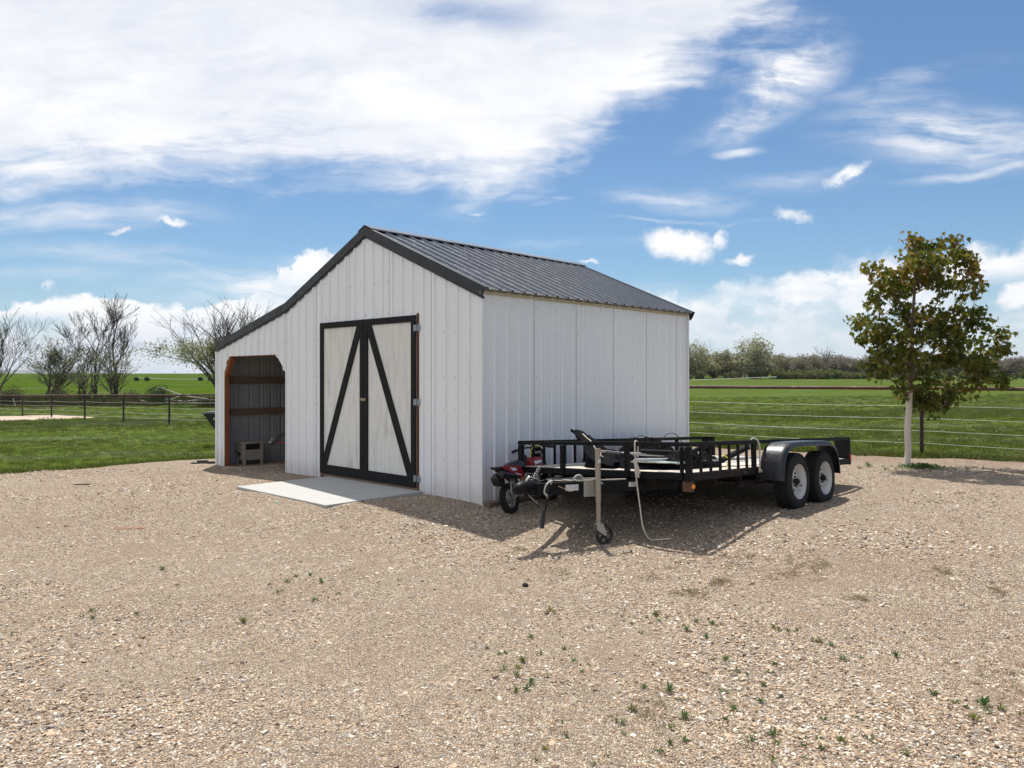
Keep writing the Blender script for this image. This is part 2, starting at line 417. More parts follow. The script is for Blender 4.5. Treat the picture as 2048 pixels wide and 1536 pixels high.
# bright crop field far left, behind the trees
cx = np.linspace(-1300, -20, 90); s_ = np.linspace(0, 1, 90) ** 2.2
Xc, Sc = np.meshgrid(cx, s_); Yc = 86 + np.interp(Xc, [-1300, -60, -20], [60, 6, 0]) + Sc * 812
o = struct(grid('crop_field', Xc, Yc, zt(Xc, Yc, False) + .05, M_crop))
# gravel yard with a ragged edge against the grass
gx = np.arange(-30, 26, .11); gs = np.r_[np.linspace(0, .86, 110), np.linspace(.87, 1, 40)]
Xy, Sy = np.meshgrid(gx, gs); yend = yb(Xy) + jit(Xy)
Yy = np.minimum(-4, yend - 1) + Sy * (yend - np.minimum(-4, yend - 1))
Zy = zt(Xy, Yy) - .03 * np.clip((Sy - .985) / .015, 0, 1) + .004
yard = struct(grid('gravel_yard', Xy, Yy, Zy, M_gravel))
dist = yend - Yy
at = yard.data.attributes.new('soil', 'FLOAT', 'POINT')
soil = np.clip(1 - dist / 2.2, 0, 1) * (Xy > 2) + .28 * np.exp(-((Xy - 3.2) ** 2 / 2.5 + (Yy - 6.6) ** 2 / .8)) + .25 * np.exp(-((Xy - 4.2) ** 2 / 2.0 + (Yy - 4.6) ** 2 / 1.0))
at.data.foreach_set('value', soil.ravel().astype(np.float32))
def lane_f(x, y):
    # two old wheel lanes curving across the yard, finer and paler than the loose stone
    out = 0
    for off_ in (-.8, .8):
        c = 5.6 + off_ + .22 * (x + 2) - .018 * (x + 2) ** 2
        out = np.maximum(out, np.exp(-((y - c) / .24) ** 2) * np.interp(x, [-8, -6, -1, 2.5], [.2, 1, .7, 0]))
    return out
lt = yard.data.attributes.new('lane', 'FLOAT', 'POINT'); lt.data.foreach_set('value', lane_f(Xy, Yy).ravel().astype(np.float32))
# bare patch of ground beside the far left fence posts
M_dirt = pm('bare_dirt', (.42, .33, .25), .9, var=.2, scale=1.5, bump=.02, bscale=9)
bm_ = MB(); N = 60; cxp, cyp = -31.5, 45.5
rings = []
for k in range(7):
    rr = k / 6; rings.append([(cxp + rr * (5.2 + .5 * math.sin(3 * a + 1) + .3 * math.sin(7 * a)) * math.cos(a), cyp + rr * (3.6 + .5 * math.sin(2 * a) + .3 * math.sin(5 * a + 2)) * math.sin(a)) for a in [2 * math.pi * j / N for j in range(N)]])
vs = [(x, y, zs(x, y) + .05 - .08 * (k == 6)) for k, rg in enumerate(rings) for x, y in rg]
bm_.add(vs, [(k * N + j, k * N + (j + 1) % N, (k + 1) * N + (j + 1) % N, (k + 1) * N + j) for k in range(6) for j in range(N)])
struct(bm_.build('dirt_patch', M_dirt, smooth=180))
# distant hills
M_hill = pm('far_hill', (.09, .095, .07), .95, var=.25, scale=.002)
v = []; f = []
hx = np.linspace(-13000, 13000, 260)
for i, x in enumerate(hx):
    h = 40 + 34 * (mnoise.noise(Vector((x / 1900, 3.1, 0))) + .5 * mnoise.noise(Vector((x / 640, 1.7, 0)))) + 10 * mnoise.noise(Vector((x / 260, 9, 0)))
    h += 26 * math.exp(-((x + 6500) / 900) ** 2)
    v += [(x, 9600, -10), (x, 9700, max(14, h) * .6), (x, 9900, max(20, h)), (x, 10600, -10)]
    if i:
        for k in range(3): f.append(((i - 1) * 4 + k, (i - 1) * 4 + k + 1, i * 4 + k + 1, i * 4 + k))
struct(fastmesh('distant_hills', np.array(v), np.array(f), M_hill, None, 4, True))

# ------------------------------------------------------------------ gravel stones (geometry nodes instances, uncountable)
def instancer(name, pts, rot, scl, idx, objs, mat_hint=None):
    me = bpy.data.meshes.new(name); me.vertices.add(len(pts)); me.vertices.foreach_set('co', np.asarray(pts, np.float32).ravel())
    for nm, dat, ty, fld in (('rot', rot, 'FLOAT_VECTOR', 'vector'), ('scl', scl, 'FLOAT_VECTOR', 'vector'), ('pick', idx, 'INT', 'value')):
        a = me.attributes.new(nm, ty, 'POINT'); a.data.foreach_set(fld, np.asarray(dat, np.int32 if ty == 'INT' else np.float32).ravel())
    o = bpy.data.objects.new(name, me); COL.objects.link(o)
    c = bpy.data.collections.new(name + '_source')
    for q in objs: c.objects.link(q)
    ng = bpy.data.node_groups.new(name, 'GeometryNodeTree')
    ng.interface.new_socket('Geometry', in_out='INPUT', socket_type='NodeSocketGeometry'); ng.interface.new_socket('Geometry', in_out='OUTPUT', socket_type='NodeSocketGeometry')
    gi = ng.nodes.new('NodeGroupInput'); go = ng.nodes.new('NodeGroupOutput')
    ip = ng.nodes.new('GeometryNodeInstanceOnPoints'); ip.inputs['Pick Instance'].default_value = True
    ci = ng.nodes.new('GeometryNodeCollectionInfo'); ci.inputs['Collection'].default_value = c; ci.inputs['Separate Children'].default_value = True; ci.inputs['Reset Children'].default_value = True
    L = ng.links.new; L(gi.outputs[0], ip.inputs['Points']); L(ci.outputs[0], ip.inputs['Instance'])
    for nm, ty, sk in (('rot', 'FLOAT_VECTOR', 'Rotation'), ('scl', 'FLOAT_VECTOR', 'Scale'), ('pick', 'INT', 'Instance Index')):
        a = ng.nodes.new('GeometryNodeInputNamedAttribute'); a.data_type = ty; a.inputs['Name'].default_value = nm
        if sk == 'Rotation':
            e = ng.nodes.new('FunctionNodeEulerToRotation'); L(a.outputs['Attribute'], e.inputs[0]); L(e.outputs[0], ip.inputs[sk])
        else: L(a.outputs['Attribute'], ip.inputs[sk])
    L(ip.outputs[0], go.inputs[0])
    md = o.modifiers.new('instances', 'NODES'); md.node_group = ng
    return o
def inst_mat(name, stops, rough=.8, posmix=None, trans=0., var=.25, nscale=90):
    m, g, b = base_mat(name)
    rnd = g.n('ShaderNodeObjectInfo').outputs['Random']
    c = g.ramp(rnd, stops)
    geo = g.n('ShaderNodeNewGeometry').outputs['Position']
    if posmix and name == 'grass_blades':
        c = g.mix(g.mr(g.noise(g.v('MULTIPLY', geo, (.35, 1., 1.)), .22, 5, .65), .5, .66, 0, .6), c, (.19, .215, .13))
    if posmix:
        sc, a, b2, colr, amt = posmix
        c = g.mix(g.mr(g.noise(geo, sc, 5, .65), a, b2, 0, amt), c, colr)
    c = g.mix(g.mr(g.noise(geo, nscale, 3, .6), .3, .7, 0., var), c, (.06, .05, .04))
    g.put(b.inputs['Base Color'], c); b.inputs['Roughness'].default_value = rough; b.inputs['Specular IOR Level'].default_value = .25
    if trans:
        t = g.n('ShaderNodeBsdfTranslucent'); g.put(t.inputs['Color'], c)
        mx = g.n('ShaderNodeMixShader'); mx.inputs[0].default_value = trans
        out = m.node_tree.nodes['Material Output']
        m.node_tree.links.new(b.outputs[0], mx.inputs[1]); m.node_tree.links.new(t.outputs[0], mx.inputs[2]); m.node_tree.links.new(mx.outputs[0], out.inputs[0])
    return m
M_stone = inst_mat('gravel_stone', STONES, .8, nscale=140, var=.22)
stones = []
for k in range(7):
    b = MB(); b.ico((0, 0, 0), (1, random.uniform(.55, .9), random.uniform(.26, .48)), 1, jit=.34)
    me_o = b.build('stone_%d' % k, M_stone, smooth=22); COL.objects.unlink(me_o); stones.append(me_o)
def in_shed(x, y, m=0.):
    X = x + .378; Y = y - 9.5; u = X * .6858 + Y * .7278; t = -X * .7278 + Y * .6858
    return ((u > .02 - m) & (u < 5.1) & (t > -.02) & (t < 4.75)) | ((u > -1.58) & (u < 0.02) & (t > 1.08) & (t < 3.42)), u, t
P = []
for r0, r1, den, smin, smax in ((2.4, 4.6, 3300, .0045, .017), (4.6, 7., 1900, .005, .018), (7., 10.5, 850, .006, .02), (10.5, 17., 260, .008, .022)):
    A = (r1 * r1 - r0 * r0) * R(84) / 2; n = int(A * den)
    rr = np.sqrt(rng.uniform(r0 * r0, r1 * r1, n)); th = rng.uniform(-R(42), R(42), n)
    x = rr * np.sin(th); y = rr * np.cos(th) - .2
    s = smin * 1.0 + (smax * 1.15 - smin) * rng.beta(1.1, 5.2, n)
    P.append(np.stack([x, y, s], 1))
P = np.concatenate(P); x, y, s = P.T
keep = (y < yb(x) + jit(x) - .05 + .25 * rng.random(len(x)) ** 3) & ~in_shed(x, y)[0]
# fewer stones where soil shows
sn = np.array([mnoise.noise(Vector((a * .9, b * .9, 4.2))) for a, b in zip(x, y)])
keep &= rng.random(len(x)) > np.clip((sn - .08) * 2.8, 0, .88)
keep &= rng.random(len(x)) > .6 * lane_f(x, y)
sn2 = np.array([mnoise.noise(Vector((a * .45, b * .6, 9.2))) for a, b in zip(x, y)]); P[:, 2] *= np.clip(1 + sn2 * 1.1, .6, 1.5)
P = P[keep]; x, y, s = P.T; n = len(P)
pts = np.stack([x, y, zt(x, y) + .004 + s * .18], 1)
rot = np.stack([rng.normal(0, .28, n), rng.normal(0, .28, n), rng.uniform(0, 6.28, n)], 1)
scl = s[:, None] * rng.uniform(.8, 1.2, (n, 3))
stuff(instancer('gravel_stones', pts, rot, scl, rng.integers(0, 7, n), stones), 'loose tan and grey gravel stones covering the yard', 'gravel')
# some larger pale stones
n = 900
rr = np.sqrt(rng.uniform(6, 150, n)); th = rng.uniform(-R(42), R(42), n); x = rr * np.sin(th); y = rr * np.cos(th)
k_ = (y < yb(x) - .2) & ~in_shed(x, y, .3)[0]; x = x[k_]; y = y[k_]; n = len(x)
s = rng.uniform(.016, .03, n)
stuff(instancer('larger_stones', np.stack([x, y, zt(x, y) + .006], 1), np.stack([rng.normal(0, .2, n), rng.normal(0, .2, n), rng.uniform(0, 6.28, n)], 1), s[:, None] * rng.uniform(.8, 1.2, (n, 3)), rng.integers(0, 7, n), stones), 'bigger flat stones scattered through the gravel', 'gravel')

# ------------------------------------------------------------------ grass tufts
def tuft(nb, h, spread, w):
    v = []; f = []
    for k in range(nb):
        a = random.uniform(0, 6.28); r_ = spread * random.random() ** .5; bx, by = r_ * math.cos(a), r_ * math.sin(a)
        hh = h * random.uniform(.5, 1.15); t = random.uniform(0, 6.28); ln = hh * random.uniform(.1, .6); ta = random.uniform(0, 6.28)
        dx, dy = math.cos(t) * w, math.sin(t) * w; i = len(v)
        v += [(bx - dx, by - dy, -.01), (bx + dx, by + dy, -.01), (bx + math.cos(ta) * ln * .4 + dx * .6, by + math.sin(ta) * ln * .4 + dy * .6, hh * .6), (bx + math.cos(ta) * ln, by + math.sin(ta) * ln, hh)]
        f += [(i, i + 1, i + 2), (i, i + 2, i + 3)]
    return v, f
GR = [(0, (.078, .112, .014)), (.35, (.112, .153, .020)), (.7, (.140, .180, .030)), (.9, (.18, .19, .05)), (1, (.26, .24, .12))]
M_tuft = inst_mat('grass_blades', GR, .6, (.30, .52, .66, (.19, .175, .10), .7), trans=.35, var=.1)
tufts = []
for k in range(5):
    v, f = tuft(26, .06, .13, .0035); q = fastmesh('tuft_%d' % k, v, f, M_tuft); COL.objects.unlink(q); tufts.append(q)
P = []
for (xa, xb_, ya, yb2, den) in ((-34, -3, 9, 24, 24), (-44, 0, 24, 42, 9), (-60, 5, 42, 75, 2.2), (0, 26, 12, 24, 26), (0, 40, 24, 42, 9), (5, 70, 42, 80, 2.2)):
    n = int((xb_ - xa) * (yb2 - ya) * den); x = rng.uniform(xa, xb_, n); y = rng.uniform(ya, yb2, n)
    k_ = (np.abs(x) < y * .74 + .6) & (y > yb(x) + jit(x) - .02 - .5 * rng.random(n) ** 4) & ((x - cxp) ** 2 / 27 + (y - cyp) ** 2 / 13 > 1)
    a, u_, t_ = in_shed(x, y); k_ &= ~((u_ > -.3) & (u_ < 5.2) & (t_ > -.3) & (t_ < 7.5))
    P.append(np.stack([x[k_], y[k_]], 1))
fx_ = rng.uniform(-16, 24, 5200); fy_ = yb(fx_) + jit(fx_) + np.abs(rng.normal(0, .22, 5200)) - .06; kk = (np.abs(fx_) < fy_ * .74 + .6); P.append(np.stack([fx_[kk], fy_[kk]], 1)); n_edge = int(kk.sum())
P = np.concatenate(P); x, y = P.T; n = len(P)
hs = np.where(y > 30, 1.5, 1.) * rng.uniform(.6, 1.25, n) * np.where((x < 0) & (y < 33), .75, 1.05)
hs[-n_edge:] *= rng.choice([.6, .9, 1.7], n_edge)
stuff(instancer('grass', np.stack([x, y, zt(x, y) - .025], 1), np.stack([rng.normal(0, .1, n), rng.normal(0, .1, n), rng.uniform(0, 6.28, n)], 1), np.stack([hs * 1.15, hs * 1.15, hs], 1), rng.integers(0, 5, n), tufts), 'short green grass of the lawn and pasture', 'grass')
# small white flowers in the grass along the fence
M_flower = pm('white_flower', (.75, .75, .68), .6)
b = MB(); b.ico((0, 0, .05), (.022, .022, .012), 1); q = b.build('flower_head', M_flower); COL.objects.unlink(q)
n = 900; x = np.r_[rng.normal(-16, 4.5, n // 2), rng.uniform(2, 30, n // 2)]; y = np.r_[rng.normal(34, 5, n // 2), rng.uniform(18, 46, n // 2)]
k_ = y > yb(x) + .8; x = x[k_]; y = y[k_]; n = len(x)
stuff(instancer('clover_flowers', np.stack([x, y, zt(x, y)], 1), np.zeros((n, 3)), np.ones((n, 3)) * rng.uniform(.3, .75, (n, 1)), np.zeros(n, int), [q]), 'tiny white flowers dotted through the grass', 'flowers')

# ================================================================== SHED
TH = math.atan2(.7278, .6858)
shed_loc = Vector((-.378, 9.5, 0))
M_white = pm('white_metal', (.80, .81, .84), .38, var=.045, scale=1.5, stretch=(1, 1, .3), spec=.5, bump=.006, bscale=2.2)
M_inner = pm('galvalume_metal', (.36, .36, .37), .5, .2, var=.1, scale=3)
M_black = pm('charcoal_trim', (.030, .031, .035), .45, var=.12, scale=4, spec=.3)
M_roof = pm('charcoal_roof_metal', (.11, .12, .14), .23, .55, var=.12, scale=2.5, spec=.8, rvar=.05)
def soil_base(m):
    nt = m.node_tree; g = G(nt); b = nt.nodes['Principled BSDF']; src = b.inputs['Base Color'].links[0].from_socket
    p = g.n('ShaderNodeNewGeometry').outputs['Position']; z = g.sep(p)[2]
    nz = g.noise(g.v('MULTIPLY', p, (1, 1, .6)), 7, 5, .65)
    f = g.m('MULTIPLY', g.mr(g.m('ADD', z, g.m('MULTIPLY', nz, .28)), .20, .46, 1., 0.), .34)
    g.put(b.inputs['Base Color'], g.mix(f, src, (.46, .40, .33)))
    f2 = g.m('MULTIPLY', g.mr(g.noise(g.v('MULTIPLY', p, (9, 9, .35)), 2.0, 4, .6), .58, .75, 0., 1.), .06)
    g.put(b.inputs['Base Color'], g.mix(f2, g.mix(f, src, (.46, .40, .33)), (.45, .43, .40)))
soil_base(M_white)
M_dark = pm('dark_backing', (.02, .02, .02), .9)
M_screw = pm('galvanised_screw', (.25, .26, .28), .4, .6)
M_paintblack = pm('worn_black_paint', (.015, .015, .0155), .7, spec=.15, var=.25, scale=20, bump=.002, bscale=50, col2=(.24, .19, .13), thr=(.72, .76), s2=26, stretch=(1, 1, .35))
M_cedar = pm('stained_wood', (.28, .092, .026), .7, var=.35, scale=5, bump=.002, bscale=30, stretch=(3, 3, .5))
M_lumber = pm('old_lumber', (.17, .115, .075), .85, var=.35, scale=5, bump=.002, bscale=30, stretch=(1, 3, 3))
def mat_ply():
    m, g, b = base_mat('whitewashed_plywood')
    oc = g.n('ShaderNodeTexCoord').outputs['Object']
    st = g.v('MULTIPLY', oc, (5, 9, .9))
    s1 = g.noise(st, 1.6, 6, .7); s2 = g.noise(oc, 1.7, 5, .65); s3 = g.noise(g.v('MULTIPLY', oc, (10, 60, 6)), 2.2, 4, .7)
    c = g.mix(g.mr(s1, .35, .7), (.74, .73, .70), (.63, .62, .59))
    c = g.mix(g.mr(g.m('ADD', s1, g.m('MULTIPLY', s2, .8)), .92, 1.2, 0, .45), c, (.40, .36, .32))
    c = g.mix(g.mr(s3, .64, .76, 0, .35), c, (.38, .33, .29))
    g.put(b.inputs['Base Color'], c); b.inputs['Roughness'].default_value = .75
    bp = g.n('ShaderNodeBump'); bp.inputs['Distance'].default_value = .0015; g.put(bp.inputs['Height'], s3); g.put(b.inputs['Normal'], bp.outputs[0])
    return m
M_ply = mat_ply()
M_conc = pm('concrete', (.40, .395, .38), .85, var=.10, scale=2.2, bump=.002, bscale=60, col2=(.36, .355, .34), thr=(.5, .75), s2=2.2)

shed = thing('shed', 'white ribbed metal shed with charcoal roof, double plank doors and open lean-to', 'shed', shed_loc, TH)
TA, TK, TE = 2.44, 4.71, 7.23   # apex, kink, left end (distance along the front)
def zr(t):
    if t < TA: return 2.765 + .4331 * t
    if t < TK: return zr(TA - 1e-6) - .4331 * (t - TA)
    return zr(TK - 1e-6) - .236 * (t - TK)
def profile(a0, a1, base=0.):
    """ribbed sheet profile between a0 and a1: list of (coord, outward depth)"""
    H = .021; pts = []
    n0 = math.floor((a0 - base) / .2286) - 1; n1 = math.ceil((a1 - base) / .2286) + 1
    for k in range(n0, n1 + 1):
        c = base + k * .2286
        for d, h in ((-.028, 0), (-.013, H), (.013, H), (.028, 0)): pts.append((c + d, h))
        for mc in (.076, .152):
            for d, h in ((-.010, 0), (-.004, .0032), (.004, .0032), (.010, 0)): pts.append((c + mc + d, h))
    pts.sort()
    def dep(a):
        for (p, h), (p2, h2) in zip(pts, pts[1:]):
            if p <= a <= p2: return h + (h2 - h) * (a - p) / max(1e-9, p2 - p)
        return 0
    out = [(a0, dep(a0))] + [(p, h) for p, h in pts if a0 < p < a1] + [(a1, dep(a1))]
    return out
def wall_panel(a0, a1, put, zlo, zhi, cuts=(), extra=()):
    """vertical ribbed sheet. put(a, depth, z)->xyz; zlo/zhi functions; cuts: functions a -> (z0,z1) removed or None"""
    b = MB(); pr = profile(a0, a1)
    brk = sorted(e for e in extra if a0 < e < a1)
    full = []
    for (p, h), (p2, h2) in zip(pr, pr[1:]):
        full.append((p, h))
        for e in brk:
            if p < e - 1e-4 < p2 - 2e-4:
                hh = h + (h2 - h) * (e - p) / (p2 - p); full.append((e - 5e-4, hh)); full.append((e + 5e-4, hh))
    full.append(pr[-1])
    for (p, h), (p2, h2) in zip(full, full[1:]):
        if p2 - p < 1e-6: continue
        mid = (p + p2) / 2
        segs = [[(zlo(p), zlo(p2)), (zhi(p), zhi(p2))]]
        for c in cuts:
            if c(mid) is None: continue
            A = c(p) or c(mid); B = c(p2) or c(mid)
            (l0, l1), (h0_, h1_) = segs[-1]
            segs = segs[:-1] + [[(l0, l1), (A[0], B[0])], [(A[1], B[1]), (h0_, h1_)]]
        for (l0, l1), (u0, u1) in segs:
            if u0 - l0 < .004 and u1 - l1 < .004: continue
            b.add([put(p, h, l0), put(p2, h2, l1), put(p2, h2, u1), put(p, h, u0)], [(0, 1, 2, 3)])
    return b
D0, D1, DB, DT = 1.235, 3.655, .075, 2.475   # door opening
O0, O1, OT = 4.765, 6.985, 2.0              # lean-to opening
def cut_door(a): return (-1, DT) if D0 < a < D1 else None
def cut_open(a):
    if not O0 < a < O1: return None
    z = OT
    if a > O1 - .2: z = OT - (a - (O1 - .2)) / .2 * .30
    if a < O0 + .3: z = OT - ((O0 + .3) - a) / .3 * .30
    return (-1, z)
def zbase(a):  # lower edge of the front sheets dips towards the lean-to
    return -.05 - .09 * min(1, max(0, (a - 3.6) / 3.5))
front = lambda a, d, z: (-d, a, z)
seams = [0, .98, 1.90, 2.88, 3.80, 4.72, 5.64, 6.56, 7.30]
ex = (D0, D1, O0, O1, O0 + .3, O1 - .2, TA, TK)
for a0, a1 in zip(seams, seams[1:]):
    wall_panel(a0 + (.0035 if a0 else 0), a1 - .0015, front, zbase, lambda a: zr(a) - .05, (cut_door, cut_open), ex).build('wall_panel', M_white, shed)
side = lambda a, d, z: (a, -d, z)
ss = [0, .985, 1.90, 2.815, 3.73, 4.645, 5.02]
for a0, a1 in zip(ss, ss[1:]):
    wall_panel(a0 + (.0035 if a0 else 0), a1 - .0015, side, lambda a: -.12, lambda a: zr(0) - .05).build('wall_panel', M_white, shed)
# back wall, the lean-to's outer wall and the wall between
for a0, a1 in zip(seams, seams[1:]):
    wall_panel(a0, a1 - .0015, lambda a, d, z: (5.02 + d, a, z), lambda a: -.15, lambda a: zr(a) - .05).build('wall_panel', M_white, shed)
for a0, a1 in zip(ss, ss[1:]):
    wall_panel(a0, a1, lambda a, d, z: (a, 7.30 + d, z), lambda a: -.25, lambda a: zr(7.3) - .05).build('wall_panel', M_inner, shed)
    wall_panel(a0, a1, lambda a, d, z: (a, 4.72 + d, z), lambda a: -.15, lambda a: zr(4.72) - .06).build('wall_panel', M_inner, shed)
# corner trims and dark backing that closes the seams
b = MB(); b.bb((-.020, -.022, -.06), (.002, .028, 2.68)); b.bb((.002, -.022, -.08), (.030, -.0185, 2.70)); b.build('corner_trim', M_white, shed)
b = MB(); b.bb((-.022, 7.262, -.16), (.03, 7.322, 2.10)); b.build('corner_trim', M_white, shed)
b = MB(); b.bb((4.99, -.0225, -.1), (5.045, -.0185, 2.70)); b.build('corner_trim', M_white, shed)
b = MB()
b.bb((.012, .02, .02), (.03, D0 - .03, 2.72)); b.bb((.012, D1 + .03, .02), (.03, 4.70, 2.76)); b.bb((.012, D0 - .03, DT + .08), (.03, D1 + .03, 2.74))
b.prism([(D0 - .9, 2.74), (TA, 3.72), (4.6, 2.78), (4.6, 2.76), (D0 - .9, 2.735)], .012, .03, Matrix(((0, 0, 1, 0), (1, 0, 0, 0), (0, 1, 0, 0), (0, 0, 0, 1))))
b.bb((.03, .012, .02), (5.0, .03, 2.68))
b.build('wall_backing', M_dark, shed)
# screws in rows
b = MB()
rows = [.52, 1.18, 1.62, 2.22]
def screw(x, y, z, nx, ny):
    b.ico((x, y, z), (.008 if nx == 0 else .004, .008 if ny == 0 else .004, .008), 1)
for z in rows:
    for s_ in seams[:-1] + [.45, .68, 4.28, 5.2, 5.88, 6.1, 7.2, .16]:
        for dd in (-.045, .045):
            a = s_ + dd
            if D0 - .02 < a < D1 + .02 or a < .05: continue
            if O0 - .02 < a < O1 + .02 and z < 2.1: continue
            if z > zr(a) - .2: continue
            if s_ not in seams and dd < 0: continue
            screw(-.004, a, z + random.uniform(-.012, .012), 1, 0)
for s_ in (1.9, 2.88, 2.2, 2.55):
    for dd in (-.045, .045): screw(-.004, s_ + dd, 2.98, 1, 0)
for k in range(9): screw(-.004, D0 + .15 + k * .27, DT + .06, 1, 0)
for z in rows + [2.55]:
    for s_ in ss[:-1] + [.2, .5, 1.4, 2.3, 3.3, 4.2, 4.9]:
        if s_ == 0: continue
        screw(s_ + .045, -.004, z, 0, 1)
stuff(b.build('wall_screws', M_screw, shed))
# roof sheets
OV = .035
def roof_panel(a0, a1, t0, t1, z0, z1):
    b = MB(); pr = profile(a0, a1); n = len(pr); sl = (z1 - z0) / (t1 - t0); k = 1 / math.sqrt(1 + sl * sl)
    vs = []
    for a, h in pr:
        h = max(0, h - .0035) * 1.35
        for t, z in ((t0, z0), (t1, z1)): vs.append((a, t - sl * h * k, z + h * k))
    for a, h in pr:
        h = max(0, h - .0035) * 1.35 - .002
        for t, z in ((t0, z0), (t1, z1)): vs.append((a, t - sl * h * k, z + h * k))
    fs = [(2 * i, 2 * i + 1, 2 * i + 3, 2 * i + 2) for i in range(n - 1)] + [(2 * n + 2 * i, 2 * n + 2 * i + 2, 2 * n + 2 * i + 3, 2 * n + 2 * i + 1) for i in range(n - 1)]
    fs += [(2 * i, 2 * i + 2, 2 * n + 2 * i + 2, 2 * n + 2 * i) for i in range(n - 1)]
    b.add(vs, fs); return b
rs_ = [-.03, .83, 1.745, 2.66, 3.575, 4.49, 5.075]
for a0, a1 in zip(rs_, rs_[1:]):
    a0_ = a0 + (.001 if a0 > 0 else 0)
    roof_panel(a0_, a1, -.10, TA - .05, zr(-.10), zr(TA - .05)).build('roof_panel', M_roof, shed)
    roof_panel(a0_, a1, TK + .02, TA + .05, zr(TK) + .004, zr(TA + .05)).build('roof_panel', M_roof, shed)
    roof_panel(a0_, a1, TE + .05, TK - .02, zr(TE + .05), zr(TK)).build('roof_panel', M_roof, shed)
# roof deck under the sheets
b = MB(); t_ = .02
for ta, tb in ((-.06, TA), (TA, TK), (TK, TE + .02)):
    b.add([(x, t, zr(t) - .006 - dz) for x in (-.02, 5.05) for t in (ta + 1e-5, tb - 1e-5) for dz in (0, t_)], [(0, 1, 3, 2), (4, 6, 7, 5), (0, 4, 5, 1), (2, 3, 7, 6), (0, 2, 6, 4), (1, 5, 7, 3)])
b.build('roof_underlay', pm('underlay', (.30, .27, .22), .9), shed)
# ridge cap with folded skirt
def strip(b, x0, x1, pl, th=.0015):
    n = len(pl); vs = [(x, t, z) for x in (x0, x1) for t, z in pl] + [(x, t, z - th) for x in (x0, x1) for t, z in pl]
    fs = []
    for i in range(n - 1):
        fs += [(i, i + 1, n + i + 1, n + i), (2 * n + i, 3 * n + i, 3 * n + i + 1, 2 * n + i + 1), (i, 2 * n + i, 2 * n + i + 1, i + 1), (n + i, n + i + 1, 3 * n + i + 1, 3 * n + i)]
    fs += [(0, n, 3 * n, 2 * n), (n - 1, 3 * n - 1, 4 * n - 1, 2 * n - 1)]
    b.add(vs, fs)
za = zr(TA)
cap = [(TA - .165, za - .165 * .433 + .034), (TA - .15, za - .15 * .433 + .046), (TA - .012, za + .042), (TA + .012, za + .042), (TA + .15, za - .15 * .433 + .046), (TA + .165, za - .165 * .433 + .034)]
b = MB(); strip(b, -OV - .012, 1.7, cap); strip(b, 1.68, 3.4, [(t, z + .002) for t, z in cap]); strip(b, 3.38, 5.085 + .012, cap)
b.build('ridge_cap', M_roof, shed)
# rake trims: face board, top flange, and the bottom drip return
def rake(x0, x1, xs, label=None):
    out = -1 if xs < 0 else 1
    xf = xs
    for (ta, tb) in ((-.115, TA), (TA, TK), (TK, TE + .03)):
        e = 1e-5; za_, zb_ = zr(ta + e), zr(tb - e)
        H = .142; b = MB()
        sh = .0 if ta > 0 else -.06     # the eave end is cut square to the slope
        lo = [(ta - sh, za_ + .026 - H + (.433 * -sh if sh else 0)), (tb, zb_ + .026 - H)]
        up = [(ta, za_ + .026), (tb, zb_ + .026)]
        poly = [lo[0], lo[1], up[1], up[0]]
        MX = Matrix(((0, 0, 1, 0), (1, 0, 0, 0), (0, 1, 0, 0), (0, 0, 0, 1)))
        b.prism(poly, xf, xf - out * .003, MX)
        # top flange over the sheets
        b.add([(xf, up[0][0], up[0][1]), (xf, up[1][0], up[1][1]), (xf - out * .075, up[1][0], up[1][1] + .001), (xf - out * .075, up[0][0], up[0][1] + .001)], [(0, 1, 2, 3)])
        b.build('rake_trim', M_black, shed)
        # drip return below, stepping back to the wall
        b = MB()
        lo2 = [(lo[0][0] + .004, lo[0][1] + .002), (lo[1][0], lo[1][1] + .002), (lo[1][0], lo[1][1] - .026), (lo[0][0] + .012, lo[0][1] - .024)]
        b.prism(lo2, xf - out * .010, xf - out * (.040), MX)
        b.build('rake_return', M_black, shed)
rake(0, 0, -OV - .008)
rake(0, 0, 5.085)
# thin tan strip along the eave edge
b = MB(); b.bb((-.06, -.0215, 2.665), (5.0, -.0195, 2.70)); b.build('eave_strip', pm('tan_strip', (.50, .42, .30), .9), shed)
b = MB()
for xx in np.arange(-.0, 5.0, .2286):
    for t in (.08, .75, 1.4, 2.1): b.ico((xx + .06, t, zr(t) + .006), (.008, .008, .006), 1)
stuff(b.build('roof_screws', M_black, shed))

